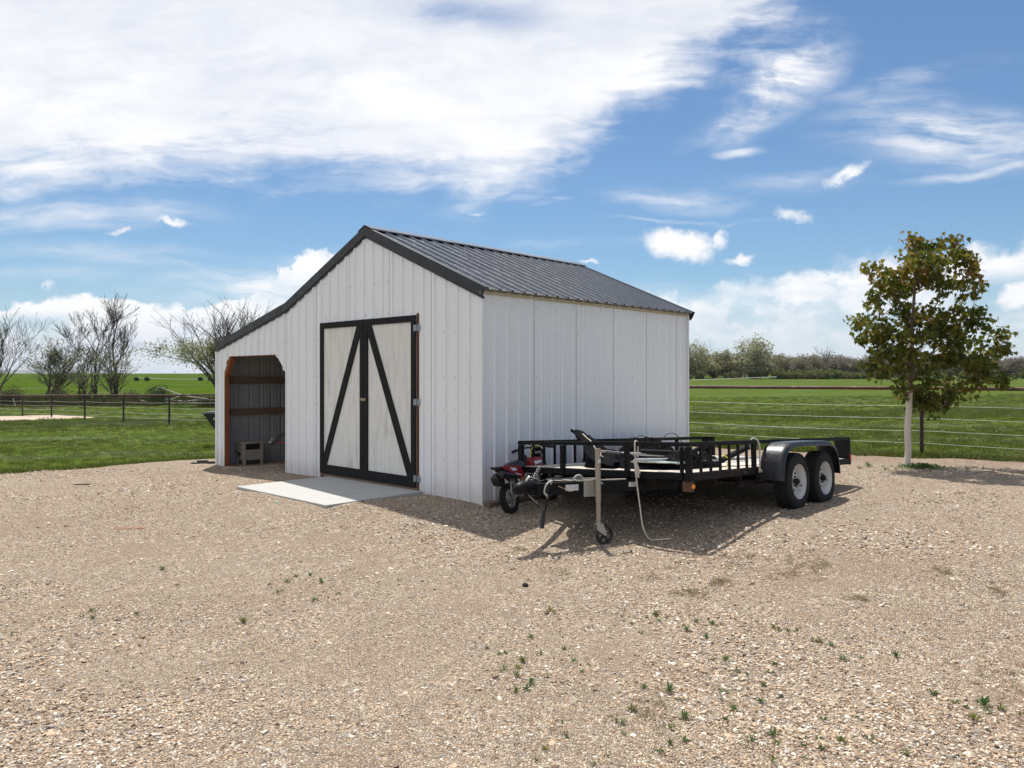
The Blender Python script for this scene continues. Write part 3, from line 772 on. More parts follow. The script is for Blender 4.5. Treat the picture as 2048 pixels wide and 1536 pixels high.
# ---- doors
def door_leaf(y0, y1, hinge_left):
    z0, z1 = DB + .02, DT - .005; w = .092; T = -.038
    b = MB(); b.bb((T + .022, y0 + .005, z0), (-.004, y1 - .005, z1))
    leaf = b.build('door_leaf', M_ply, shed)
    def fr(a, b_, nm): MB().bb(a, b_).build(nm, M_paintblack, leaf, bevel=.002)
    xf = T
    fr((xf, y0, z0), (xf + .022, y0 + w, z1), 'door_stile'); fr((xf, y1 - w, z0), (xf + .022, y1, z1), 'door_stile')
    fr((xf + .001, y0 + w, z1 - w), (xf + .022, y1 - w, z1), 'door_rail'); fr((xf + .001, y0 + w, z0), (xf + .022, y1 - w, z0 + .14), 'door_rail')
    top_in = y0 + w if not hinge_left else y1 - w       # inner edge near the meeting stiles
    bot_out = y1 - w if not hinge_left else y0 + w
    sg = 1 if bot_out > top_in else -1
    bw = .085
    # diagonal brace cut to the frame corners
    pa = [(top_in, z1 - w), (top_in + sg * bw, z1 - w), (bot_out, z0 + .14 + .12), (bot_out, z0 + .14), (bot_out - sg * bw, z0 + .14), (top_in, z1 - w - .12)]
    if sg < 0: pa = pa[::-1]
    MX = Matrix(((0, 0, 1, 0), (1, 0, 0, 0), (0, 1, 0, 0), (0, 0, 0, 1)))
    MB().prism(pa, xf + .002, xf + .0215, MX).build('door_brace', M_paintblack, leaf, bevel=.0015)
    return leaf
ym = 2.478
door_leaf(D0 + .045, ym - .004, True)
lf = door_leaf(ym + .004, D1 - .005, False)
b = MB(); b.bb((-.046, ym - .055, 1.265), (-.038, ym + .06, 1.30)); b.tube([(-.055, ym - .03, 1.285), (-.062, ym - .03, 1.265), (-.055, ym - .03, 1.25)], .005, 6); b.bb((-.058, ym + .005, 1.262), (-.046, ym + .03, 1.303))
b.build('door_hasp', pm('brass_hasp', (.45, .38, .25), .4, .6), shed)
b = MB(); b.bb((-.012, D0 + .002, DB), (.05, D0 + .04, DT + .02)); b.build('door_jamb', pm('jamb_wood', (.12, .045, .020), .8, var=.4, scale=8, stretch=(3, 3, .5)), shed)
b = MB(); b.bb((-.012, D1 - .004, DB), (.05, D1 + .012, DT)); b.build('door_jamb', M_lumber, shed)
b = MB(); b.bb((-.010, D0 + .04, DT - .003), (.03, D1, DT + .012)); b.build('door_head', M_white, shed)
b = MB(); b.bb((-.03, D0, .052), (.04, D1, DB + .012)); b.build('door_threshold', M_lumber, shed)
M_hinge = pm('zinc_hinge', (.30, .33, .36), .4, .7)
for z in (2.29, 1.27, .22):
    b = MB(); b.tube([(-.036, D0 + .022, z - .045), (-.036, D0 + .022, z + .045)], .010, 8); b.bb((-.030, D0 - .03, z - .045), (-.022, D0 + .015, z + .045)); b.bb((-.044, D0 + .03, z - .042), (-.0395, D0 + .07, z + .042))
    b.build('door_hinge', M_hinge, shed)
# ---- lean-to framing
def board(a, b_, nm, mt): MB().bb(a, b_).build(nm, mt, shed, bevel=.002)
board((.004, O1 - .005, -.2), (.095, O1 + .085, OT - .28), 'opening_post', M_cedar)
b = MB(); b.bar((.05, O1 + .02, OT - .36), (.05, O1 - .21, OT - .01), .088, .085, (1, 0, 0)); b.build('corner_brace', M_cedar, shed)
board((.006, O0 + .05, OT - .012), (.094, O1 - .12, OT + .10), 'opening_header', M_cedar)
board((.004, O0 - .035, -.15), (.09, O0 + .012, 2.3), 'opening_post', M_lumber)
board((.1, 7.235, 1.475), (4.9, 7.275, 1.61), 'wall_girt', M_lumber)
board((.1, 7.235, .86), (4.9, 7.275, .985), 'wall_girt', M_lumber)
board((2.9, 7.19, -.2), (3.0, 7.234, 2.1), 'wall_post', M_lumber)
# slab in front of the doors
slab = tag(MB().bb((-1.555, 1.12, -.14), (-.042, 3.40, .062)).build('concrete_slab', M_conc, bevel=.008), 'pale concrete pad on the gravel in front of the shed doors', 'slab')
slab.location = shed_loc; slab.rotation_euler = (0, 0, TH)
slab['kind'] = 'structure'
def S2W(u, t, z=0.):
    return Vector((shed_loc.x + .6858 * u - .7278 * t, shed_loc.y + .7278 * u + .6858 * t, z))
# timber along the side wall
tb = tag(MB().bb((-.06, -.20, -.06), (2.6, -.085, .055)).build('timber_beam', pm('weathered_timber', (.14, .10, .075), .85, var=.3, scale=6, stretch=(.4, 3, 3), bump=.003, bscale=30), bevel=.005), 'weathered square timber lying along the foot of the shed side wall', 'timber')
tb.location = shed_loc; tb.rotation_euler = (0, 0, TH)

# ================================================================== TRAILER
ex_ = Vector((.683, .731, -.0472)).normalized(); ey_ = Vector((-.731, .683, -.0525)); ey_ = (ey_ - ex_ * ey_.dot(ex_)).normalized(); ez_ = ex_.cross(ey_)
TM = Matrix(((ex_.x, ey_.x, ez_.x, 1.86), (ex_.y, ey_.y, ez_.y, 7.76), (ex_.z, ey_.z, ez_.z, 0.), (0, 0, 0, 1)))
M_frame = pm('scuffed_black_steel', (.010, .010, .011), .5, var=.4, scale=9, bump=.001, bscale=60, col2=(.045, .037, .030), thr=(.66, .78), s2=18, spec=.12)
M_rusty = pm('rusty_black_steel', (.014, .012, .011), .65, spec=.2, var=.4, scale=9, bump=.0015, bscale=60, col2=(.09, .042, .022), thr=(.56, .72), s2=9)
M_rust = pm('rust', (.10, .052, .030), .85, var=.4, scale=10, bump=.002, bscale=60)
M_deck = pm('bleached_deck_wood', (.56, .50, .43), .85, var=.22, scale=3, bump=.002, bscale=18, stretch=(.5, 6, 6), col2=(.20, .155, .12), thr=(.60, .68), s2=3.5)
M_fender = pm('fender_black_paint', (.014, .015, .020), .36, var=.5, scale=9, col2=(.11, .05, .028), thr=(.58, .66), s2=6, spec=.45, bump=.0008, bscale=40)
M_rubber = pm('tyre_rubber', (.020, .0195, .019), .85, var=.3, scale=12, bump=.002, bscale=60, spec=.25)
M_rim = pm('white_steel_rim', (.60, .60, .60), .4, var=.1, scale=9, col2=(.45, .40, .33), thr=(.6, .75), s2=8)
M_galv = pm('galvanised_steel', (.38, .36, .32), .5, .35, var=.2, scale=9)
M_jack = pm('dusty_jack_tube', (.33, .28, .225), .65, .1, var=.15, scale=12)
M_label = pm('blank_label', (.58, .60, .62), .5, var=.03)
M_rope = pm('cream_rope', (.58, .53, .45), .9, var=.15, scale=60, bump=.002, bscale=200)
M_ropeg = pm('grey_rope', (.42, .42, .42), .9, var=.15, scale=60)
M_amber = pm('amber_lens', (.85, .28, .01), .3, var=.05)
M_red = pm('red_lens', (.62, .02, .02), .3, var=.05)
M_wireblk = pm('black_cable', (.012, .012, .012), .5)
M_yellow = pm('yellow_plastic', (.70, .58, .03), .5)
M_chrome = pm('bright_metal', (.62, .63, .65), .25, .9, var=.1)

def cat(pts, n=8):
    pts = [Vector(p) for p in pts]; out = []
    for i in range(len(pts) - 1):
        p0 = pts[max(0, i - 1)]; p1 = pts[i]; p2 = pts[i + 1]; p3 = pts[min(len(pts) - 1, i + 2)]
        for k in range(n):
            t = k / n
            out.append(.5 * ((2 * p1) + (p2 - p0) * t + (2 * p0 - 5 * p1 + 4 * p2 - p3) * t * t + (3 * p1 - p0 - 3 * p2 + p3) * t ** 3))
    out.append(pts[-1]); return out

trailer = thing('utility_trailer', 'black flatbed utility trailer with twin axles and low rails parked beside the shed', 'trailer', M=TM)
def T(nm, b, mt, **k): return b.build(nm, mt, trailer, **k)
WID = 2.42; LEN = 4.685; RT = .944; RB = .545; DK = .625
# side and end beams (angle steel)
b = MB(); b.bb((0, 0, RB), (LEN, .045, DK - .002)); b.bb((0, 0, RB - .004), (LEN, .10, RB)); T('side_beam', b, M_rusty, bevel=.003)
b = MB(); b.bb((0, WID - .045, RB), (LEN, WID, DK - .002)); T('side_beam', b, M_rusty, bevel=.003)
b = MB(); b.bb((-.002, .046, RB + .002), (.045, WID - .046, DK - .004)); T('front_beam', b, M_frame, bevel=.003)
b = MB(); b.bb((LEN - .045, .046, RB + .002), (LEN - .002, WID - .046, DK - .004)); T('rear_beam', b, M_rusty, bevel=.003)
for x in (.6, 1.2, 1.8, 2.4, 3.0, 3.6, 4.2):
    b = MB(); b.bb((x, .05, RB - .06), (x + .04, WID - .05, RB + .035)); T('cross_member', b, M_rusty)
# deck boards
nb = 12; bw = (WID - .11) / nb
for k in range(nb):
    y0 = .055 + k * bw; b = MB(); b.bb((.05 + random.uniform(-.004, .008), y0 + .004, RB + .037), (LEN - .05, y0 + bw - .004, DK + random.uniform(-.003, .004)))
    T('deck_board', b, M_deck, bevel=.003)
# rails
for y in (.0, WID - .045):
    b = MB(); b.bb((-.02, y, RT - .048), (LEN, y + .045, RT)); T('side_rail', b, M_frame, bevel=.003)
b = MB(); b.bb((-.021, .047, RT - .047), (.024, WID - .047, RT - .001)); T('front_rail', b, M_frame, bevel=.003)
for y in (.0, WID - .06):
    b = MB(); b.bb((-.018, y, RB - .01), (.04, y + .06, RT - .05)); T('corner_post', b, M_frame, bevel=.003)
for y in (.105, .79, 1.71):
    w = .022 if y < .2 else .05
    b = MB(); b.bb((-.026, y - w / 2, RB + .01), (.026, y + w / 2, RT - .05)); T('front_post', b, M_frame, bevel=.003)
for k in range(1, 7):
    for y in (.01, WID - .035):
        b = MB(); b.bb((.035 + .2145 * k - .013, y, DK - .01), (.035 + .2145 * k + .013, y + .025, RT - .046)); T('rail_baluster', b, M_frame)
for x in (1.51, 3.77):
    for y in (.0, WID - .045):
        b = MB(); b.bb((x - .03, y + .002, RB), (x + .03, y + .043, RT - .048)); T('side_post', b, M_frame)
for x in (2.3, 3.0):
    b = MB(); b.bb((x - .02, WID - .04, DK), (x + .02, WID - .01, RT - .046)); T('side_post', b, M_frame)
for y in (.0, WID - .21):
    b = MB(); b.bb((LEN - .055, y - .004, RB - .01), (LEN + .006, y + .21, RT + .001)); T('rear_post', b, M_frame, bevel=.004)
b = MB(); b.bb((LEN - .05, -.016, RB + .06), (LEN - .01, -.004, RB + .14)); T('marker_light', b, M_red, bevel=.003)
# bracket box with amber side marker below the front corner
b = MB(); b.bb((.0, .002, RB - .118), (.065, .105, RB - .008)); T('corner_bracket', b, M_rust, bevel=.006)
b = MB(); b.lathe([(0, .014), (.022, .012), (.028, .0), (.028, -.004)], 20, Matrix.Translation((.034, -.0035, RB - .062)) @ Matrix.Rotation(R(90), 4, 'X')); T('amber_marker', b, M_amber, smooth=50)
b = MB(); b.lathe([(.031, -.002), (.031, .004), (.027, .004)], 20, Matrix.Translation((.034, .001, RB - .062)) @ Matrix.Rotation(R(90), 4, 'X')); T('marker_rim', b, M_rust)
# fenders
def fender(sgn, y_in):
    path = [(1.60, .47), (1.615, .60), (1.66, .73), (1.75, .835), (1.88, .895), (2.05, .915), (2.55, .920), (3.06, .915), (3.23, .895), (3.36, .835), (3.45, .73), (3.495, .60), (3.51, .47)]
    pp = cat([(x, 0, z) for x, z in path], 3)
    prof = [(0, 0), (.20, 0), (.238, -.004), (.262, -.016), (.276, -.034), (.280, -.058)]
    b = MB(); rings = []
    for i, p in enumerate(pp):
        d = (pp[min(i + 1, len(pp) - 1)] - pp[max(i - 1, 0)]).normalized(); nrm = Vector((-d.z, 0, d.x))
        rings.append([Vector((p.x, y_in - sgn * a, p.z)) + nrm * h for a, h in prof] + [Vector((p.x, y_in - sgn * a * .985, p.z)) + nrm * (h - .006) for a, h in prof[::-1]])
    n = len(rings[0]); vs = [q for r_ in rings for q in r_]; fs = []
    for i in range(len(rings) - 1):
        for k in range(n): fs.append((i * n + k, i * n + (k + 1) % n, (i + 1) * n + (k + 1) % n, (i + 1) * n + k))
    fs.append(tuple(range(n))); fs.append(tuple((len(rings) - 1) * n + k for k in range(n))[::-1])
    b.add(vs, fs); return T('fender', b, M_fender, smooth=38)
f1_ = fender(1, .0); fender(-1, WID)
T('fender_bracket', MB().bb((1.50, -.05, .45), (1.60, -.002, .56)), M_rusty); T('fender_bracket', MB().bb((3.51, -.10, .44), (3.60, -.004, .50)), M_rusty)
b = MB(); b.bb((1.2, .06, .41), (3.75, .12, .47)); b.bb((1.2, WID - .12, .41), (3.75, WID - .06, .47)); b.tube([(2.13, -.05, .43), (2.13, WID + .05, .43)], .038, 10); b.tube([(2.98, -.05, .43), (2.98, WID + .05, .43)], .038, 10); T('axle_assembly', b, M_rusty)
# wheels
def wheel_mesh(sgn):
    MX = Matrix.Rotation(R(90) * sgn, 4, 'X')        # local z -> outward
    r = .345; w = .10
    b = MB()
    prof = [(.200, -w + .01), (.235, -w - .002), (.285, -w - .004), (.322, -w + .012), (.338, -w + .028), (r, -.055), (r, .055), (.338, w - .028), (.322, w - .012), (.285, w + .006), (.270, w + .0045), (.262, w + .007), (.235, w + .004), (.200, w - .01)]
    b.lathe(prof, 48, MX)
    # tread blocks
    for k in range(60):
        a = 2 * math.pi * k / 60
        for j, yy in enumerate((-.072, -.036, 0, .036, .072)):
            aa = a + (j % 2) * .05; rr = r - (.004 if abs(yy) > .06 else -.002)
            Mx = MX @ Matrix.Rotation(aa, 4, 'Z') @ Matrix.Translation((rr, 0, yy)) @ Matrix.Rotation(R(18) * (1 if j % 2 else -1), 4, 'X')
            b.box((0, 0, 0), (.010, .026, .030), None)
            for i in range(8): b.v[-8 + i] = tuple(Mx @ Vector(b.v[-8 + i]))
    tyre = b
    b = MB()
    b.lathe([(.186, -.06), (.186, .03), (.190, .055), (.196, .078), (.205, .094), (.211, .099), (.213, .096), (.207, .085), (.199, .070), (.196, -.06)], 40, MX)
    b.lathe([(.186, .000), (.168, -.006), (.158, -.004), (.150, .012), (.138, .018), (.085, .018), (.075, .026), (.046, .026), (.046, .0)], 40, MX)
    rim = b
    hole_discs = []  # black discs, the shade inside the vent openings put into their colour
    for k in range(8):
        a = 2 * math.pi * k / 8 + .2; hole_discs.append(MB().lathe([(0, .0205), (.0205, .0205), (.0205, .0)], 12, MX @ Matrix.Translation((.114 * math.cos(a), .114 * math.sin(a), 0))))
    b = MB(); b.lathe([(0, .098), (.026, .094), (.033, .085), (.035, .04)], 18, MX)
    for k in range(5):
        a = 2 * math.pi * k / 5; b.lathe([(0, .062), (.010, .060), (.011, .038)], 6, MX @ Matrix.Translation((.057 * math.cos(a), .057 * math.sin(a), 0)))
    hub = b
    b = MB(); b.tube([MX @ Vector((.15, .075, .03)), MX @ Vector((.155, .078, .065))], .006, 6)
    return tyre, rim, hole_discs, hub, b
def add_wheel(x, y, sgn, z=.432):
    t, r_, h, hb, vl = wheel_mesh(sgn)
    w = t.build('wheel', M_rubber, trailer, smooth=35, M=Matrix.Translation((x, y, z)) @ Matrix.Rotation(random.uniform(0, 1), 4, 'Y'))
    r_.build('rim', M_rim, w, smooth=40); [q.build('vent_hole_disc', M_dark, w) for q in h]; hb.build('hub_cap', M_rusty, w, smooth=40); vl.build('valve', M_wireblk, w)
for x in (2.13, 2.98):
    add_wheel(x, -.165, 1); add_wheel(x, WID + .165, -1)
# A-frame tongue
ZT0, ZT1 = .405, .53
nose = Vector((-1.16, 1.21, 0))
b = MB(); b.bar((.55, .50, .468), (-1.12, 1.16, .468), .05, .125); ob = T('tongue_beam', b, M_frame, bevel=.004)
b = MB(); b.bar((.55, 1.92, .468), (-1.12, 1.26, .468), .05, .125); T('tongue_beam', b, M_frame, bevel=.004)
b = MB(); b.bb((-.75, 1.04, .535), (-.15, 1.38, .541)); T('tongue_plate', b, M_frame)
# coupler: rounded socket
b = MB()
b.tube(cat([(-1.02, 1.21, .50), (-1.16, 1.21, .505), (-1.26, 1.21, .50), (-1.34, 1.21, .475), (-1.375, 1.21, .44)], 3), [.058] * 3 + [.062] * 3 + [.066] * 3 + [.062, .05, .035, .02], 12)
b.bb((-1.20, 1.15, .415), (-.98, 1.27, .47)); T('coupler', b, M_frame, smooth=50)
b = MB(); b.tube(cat([(-1.22, 1.205, .56), (-1.18, 1.20, .60), (-1.13, 1.20, .585), (-1.05, 1.20, .565)], 4), .012, 6); T('coupler_latch', b, M_chrome, smooth=60)
# labels on the near beam
def on_beam(k, z0, z1, half):   # k along the near beam, outward side
    a = Vector((.55, .50, 0)); c = Vector((-1.12, 1.16, 0)); d = (c - a).normalized(); nn = Vector((d.y, -d.x, 0))
    if nn.y > 0: nn = -nn
    p = a + d * k + nn * .0265; return p, d, nn
for k, hw, z0, z1, nm in ((.62, .047, .455, .505, 'data_label'), (1.38, .078, .442, .505, 'blank_label')):
    p, d, nn = on_beam(k, 0, 0, 0)
    b = MB(); vs = [p - d * hw + Vector((0, 0, z0)), p + d * hw + Vector((0, 0, z0)), p + d * hw + Vector((0, 0, z1)), p - d * hw + Vector((0, 0, z1))]
    vs += [q + nn * .0015 for q in vs]; b.add(vs, [(0, 1, 2, 3), (7, 6, 5, 4), (0, 4, 5, 1), (1, 5, 6, 2), (2, 6, 7, 3), (3, 7, 4, 0)])
    lb = T(nm, b, M_label)
    if nm == 'data_label':
        b = MB()
        for i, (zz, x0, x1) in enumerate(((.494, -.035, .03), (.485, -.035, .01), (.474, -.035, .02), (.465, -.035, .0))):
            q = p + nn * .003; b.add([q + d * x0 + Vector((0, 0, zz)), q + d * x1 + Vector((0, 0, zz)), q + d * x1 + Vector((0, 0, zz + .003)), q + d * x0 + Vector((0, 0, zz + .003))], [(0, 1, 2, 3)])
        b.build('fine_print', M_wireblk, lb)
# swivel jack on the near beam
p, d, nn = on_beam(1.12, 0, 0, 0)
Pj = p + nn * .10 + Vector((0, 0, -.012))
b = MB()
b.bar(p + d * .12 + nn * .004 + Vector((0, 0, .47)), p + d * -.055 + nn * .004 + Vector((0, 0, .47)), .20, .006, nn)
b.bar(p + d * .04 + nn * .03 + Vector((0, 0, .39)), p + d * .04 + nn * .03 + Vector((0, 0, .55)), .05, .006, d); b.bar(p - d * .04 + nn * .03 + Vector((0, 0, .39)), p - d * .04 + nn * .03 + Vector((0, 0, .55)), .05, .006, d)
b.bar(p + d * .045 + nn * .02 + Vector((0, 0, .555)), p - d * .045 + nn * .02 + Vector((0, 0, .555)), .06, .006)
T('jack_bracket', b, M_galv, bevel=.001)
b = MB(); b.tube([p - d * .06 + nn * .01 + Vector((0, 0, .54)), p - d * .10 + nn * .03 + Vector((0, 0, .50))], .007, 6); T('jack_pull_pin', b, M_chrome)
J = lambda x, y, z: Pj + d * x + nn * y + Vector((0, 0, z))
b = MB(); b.tube([J(0, 0, .33), J(0, 0, .885)], .029, 16); b.tube([J(0, 0, .882), J(0, 0, .893)], .031, 16); jk = T('jack_tube', b, M_jack, smooth=40)
b = MB(); b.tube([J(0, 0, .10), J(0, 0, .335)], .024, 14); T('jack_inner_tube', b, M_jack, smooth=40)
b = MB(); b.bar(J(0, .0295, .74), J(0, .0295, .78), .03, .003, nn); T('jack_sticker', b, M_label)
b = MB(); b.tube([J(-.02, .0, .865), J(-.045, .0, .863)], .012, 8); b.tube([J(-.045, 0, .862), J(-.25, .02, .842)], [.011] + [.013], 10); T('jack_crank', b, M_galv, smooth=40)
b = MB(); b.tube([J(-.09, .003, .859), J(-.26, .021, .841)], .0155, 12); T('crank_grip', b, pm('grey_grip', (.13, .135, .14), .6), smooth=40)
b = MB(); wd = (d * -1)   # caster trails to the right
cc = J(-.055, 0, -.0)
b.tube([J(0, 0, .100), J(0, 0, .112)], .042, 12)
for sg in (1, -1):
    q = nn * (.030 * sg)
    poly = [J(.04, 0, .105) + q, J(-.035, 0, .105) + q, J(-.085, 0, -.01) + q, J(-.055, 0, -.022) + q, J(.04, 0, .045) + q]
    poly2 = [v_ + nn * .004 * sg for v_ in poly]; n = 5
    b.add(poly + poly2, [tuple(range(n)), tuple(range(n, 2 * n))[::-1]] + [(i, (i + 1) % n, n + (i + 1) % n, n + i) for i in range(n)])
b.tube([J(-.068, .042, -.008), J(-.068, -.042, -.008)], .010, 10)
T('caster_fork', b, M_galv)
cm = Matrix((d, Vector((0, 0, 1)), nn)).transposed().to_4x4(); cm.translation = J(-.068, 0, -.010)
b = MB(); b.lathe([(.078, -.018), (.098, -.022), (.102, -.012), (.102, .012), (.098, .022), (.078, .018)], 32, cm, close=True)
for k in range(5):
    a = 2 * math.pi * k / 5 + .4; b.bar(cm @ Vector((.02 * math.cos(a), .02 * math.sin(a), 0)), cm @ Vector((.082 * math.cos(a), .082 * math.sin(a), 0)), .022, .022, nn)
b.lathe([(.0, .024), (.026, .024), (.026, -.024), (0, -.024)], 14, cm); T('caster_wheel', b, M_wireblk, smooth=40)
# spare tyre slung flat under the front
t, r_, h, hb, vl = wheel_mesh(1)
sp = t.build('spare_tyre', pm('dusty_rubber', (.028, .024, .020), .9, var=.3, scale=9, bump=.002, bscale=50), trailer, smooth=35, M=Matrix.Translation((-.13, 1.16, .365)) @ Matrix.Rotation(R(-90), 4, 'X'))
r_.build('rim', M_rust, sp, smooth=40)
# pale packing and wiring on the tongue
def cable(nm, pts, r, mt, n=6): return T(nm, MB().tube(cat(pts, 7), r, n), mt, smooth=60)
cable('brake_cable', [(-.1, .74, .54), (-.5, .86, .545), (-.85, 1.0, .55), (-1.0, 1.1, .56)], .005, M_rope)
cable('wiring', [(-.62, .92, .545), (-.70, .90, .60), (-.78, .90, .598), (-.80, .92, .56), (-.70, .97, .55), (-.88, 1.0, .56)], .009, M_ropeg)
cable('wiring', [(-.95, 1.08, .55), (-1.0, 1.02, .57), (-1.08, 1.02, .54), (-1.10, 1.02, .44), (-1.04, 1.05, .38), (-.98, 1.08, .40)], .007, M_wireblk)
cable('wiring', [(-.95, 1.0, .50), (-.90, .95, .47), (-.86, .93, .445), (-.80, .92, .45), (-.74, .92, .49)], .003, pm('tan_wire', (.35, .26, .16), .6))
for k, (yy, zz) in enumerate(((1.10, .22), (1.07, .25), (1.02, .30), (1.13, .28))):
    cable('hanging_wire', [(-1.0 - .03 * k, 1.06 + .02 * k, .42), (-1.04 - .02 * k, yy, .36), (-1.03 - .025 * k, yy + .01, zz)], .004 + .002 * (k % 2), M_wireblk if k % 2 == 0 else M_rusty)
b = MB(); b.tube([(-1.045, 1.11, .26), (-1.06, 1.115, .19), (-1.075, 1.12, .07)], [.012, .02, .026], 10); T('wiring_plug', b, M_wireblk, smooth=50)
b = MB()
for k in range(9):
    c0 = Vector((-1.12 + .02 * k, 1.25, .50 + .022 * k)); b.tube([c0 + Vector((math.cos(a) * .014, (.007 if k % 2 else .002) * math.sin(a), .016 * math.sin(a))) for a in [2 * math.pi * j / 8 for j in range(8)]], .004, 5, closed=True)
T('safety_chain', b, M_galv)
cable('brake_cable', [(-1.0, 1.06, .52), (-1.05, 1.0, .56), (-1.16, .98, .53), (-1.17, 1.0, .45), (-1.1, 1.02, .41)], .009, M_ropeg)
b = MB(); b.bb((.12, .55, RB - .09), (.2, .72, RB - .01)); T('frame_bracket', b, M_rusty)

# ------------------------------------------------------------------ ropes
def TW(x, y, z): return TM @ Vector((x, y, z))
def wpt(px, py, Y): return Vector(((px - 1024) / 1505 * Y, Y, 1.63 + (752 - py) / 1505 * Y))
rope = MB()
top = TW(-.0, .665, RT + .008)
A = TW(-.035, .665, RT - .05)
g1 = Vector((A.x + .10, A.y - .05, 0)); 
pts = [TW(.035, .675, RT - .17), TW(.036, .67, RT - .03), top, TW(-.036, .662, RT - .02), TW(-.04, .655, RT - .20), TW(-.045, .64, RT - .42), TW(-.05, .60, RT - .70), TW(-.07, .55, RT - .92)]
e0 = pts[-1]; zz = zs(e0.x + .05, e0.y)
pts += [Vector((e0.x + .07, e0.y, zs(e0.x, e0.y) + .022)), Vector((e0.x + .17, e0.y - .02, zs(e0.x + .17, e0.y) + .016)), Vector((e0.x + .30, e0.y - .01, zs(e0.x + .3, e0.y) + .014))]
rope.tube(cat(pts, 8), .0085, 8)
for dx, dz in ((.01, -.36), (.03, -.38), (.05, -.35), (.02, -.40), (.04, -.39)):
    rope.tube(cat([TW(-.045, .66, RT - .20), TW(-.06, .66 - dx, RT - .26), TW(-.055, .66 - dx * 1.4, RT + dz)], 4), .006, 6)
rope.ico(TW(-.048, .66, RT - .215), (.022, .022, .028), 2, jit=.1)
tag(rope.build('rope', M_rope, smooth=60), 'cream rope knotted over the trailer front rail and trailing onto the gravel', 'rope')
rope = MB(); rope.tube(cat([TW(1.52, .06, RT - .12), TW(1.52, .055, RT), TW(1.55, .02, RT + .015), TW(1.585, -.015, RT - .06), TW(1.575, -.02, RT - .26), TW(1.56, -.02, RT - .40)], 6), .010, 8)
for k in range(4): rope.tube(cat([TW(1.565, -.02, RT - .34), TW(1.60 + .012 * k, -.03, RT - .36 - .02 * k), TW(1.63 + .01 * k, -.03, RT - .39 - .02 * k)], 3), .005, 5)
tag(rope.build('rope', M_rope, smooth=60), 'short frayed rope looped over the trailer side rail just ahead of the wheels', 'rope')

# ------------------------------------------------------------------ cargo
M_fabric = pm('black_net_fabric', (.012, .012, .013), .85, var=.5, scale=14, bump=.004, bscale=26, spec=.0)
M_tarp = pm('black_tarp', (.014, .014, .016), .9, var=.4, scale=8, bump=.004, bscale=14, spec=.0)
M_foam = pm('black_foam_sleeve', (.020, .020, .021), .75, var=.3, scale=20, bump=.003, bscale=40, spec=.1)
M_tube = pm('galvanised_pole', (.50, .51, .52), .4, .5, var=.15, scale=12)
def heap(name, cx_, cy_, lx, ly, h, rot, label, catg, mat=M_fabric, seed=0, n=54, group=None):
    """crumpled fabric resting on the trailer deck"""
    vs = []; fs = []; c, s_ = math.cos(rot), math.sin(rot)
    for side_ in (0, 1):
        for j in range(n):
            for i in range(n):
                u = i / (n - 1) * 2 - 1; v_ = j / (n - 1) * 2 - 1
                p_ = Vector((u * lx * 4 + seed * 7, v_ * ly * 4, seed * 3.3))
                rr = math.hypot(u, v_); k = max(abs(u), abs(v_))
                if rr > 1e-6: u2, v2 = u * k / rr, v_ * k / rr
                else: u2 = v2 = 0
                edge = 1 + .22 * mnoise.noise(Vector((math.atan2(v_, u) * 1.3 + seed * 5, seed * 2.1, 0)))
                k2 = k
                fold = abs(mnoise.noise(p_ * 1.1)) * .9 + abs(mnoise.noise(p_ * 2.7)) * .5 + abs(mnoise.noise(p_ * 6)) * .22
                z = h * (max(0, 1 - k2 ** 2.4) ** .5) * (.35 + fold) + .004 if side_ == 0 else .001
                x_ = u2 * lx * edge; y_ = v2 * ly * edge
                vs.append((cx_ + c * x_ - s_ * y_, cy_ + s_ * x_ + c * y_, DK + z))
    for j in range(n - 1):
        for i in range(n - 1):
            a = j * n + i; fs.append((a, a + 1, a + n + 1, a + n)); a += n * n; fs.append((a, a + n, a + n + 1, a + 1))
    o = fastmesh(name, vs, fs, mat, None, 4, True); o.matrix_world = TM
    return tag(o, label, catg, group)
# near right heap behind the balusters, flat heap along the front, and a low mound at the back left
heap('net_bundle', 1.05, .62, .62, .34, .20, .15, 'crumpled black net heaped behind the trailer side balusters', 'net', seed=1)
heap('net_bundle', .55, .95, .34, .30, .10, .7, 'low fold of black net spread on the deck behind the front rail', 'net', seed=2)
heap('net_bundle', 1.9, 1.75, .62, .34, .30, .1, 'rounded mound of black fabric against the far rail of the trailer', 'net', seed=4)
heap('net_bundle', 1.25, 1.55, .42, .25, .17, .4, 'dark bunched fabric in the middle of the trailer deck', 'net', M_tarp, seed=5)
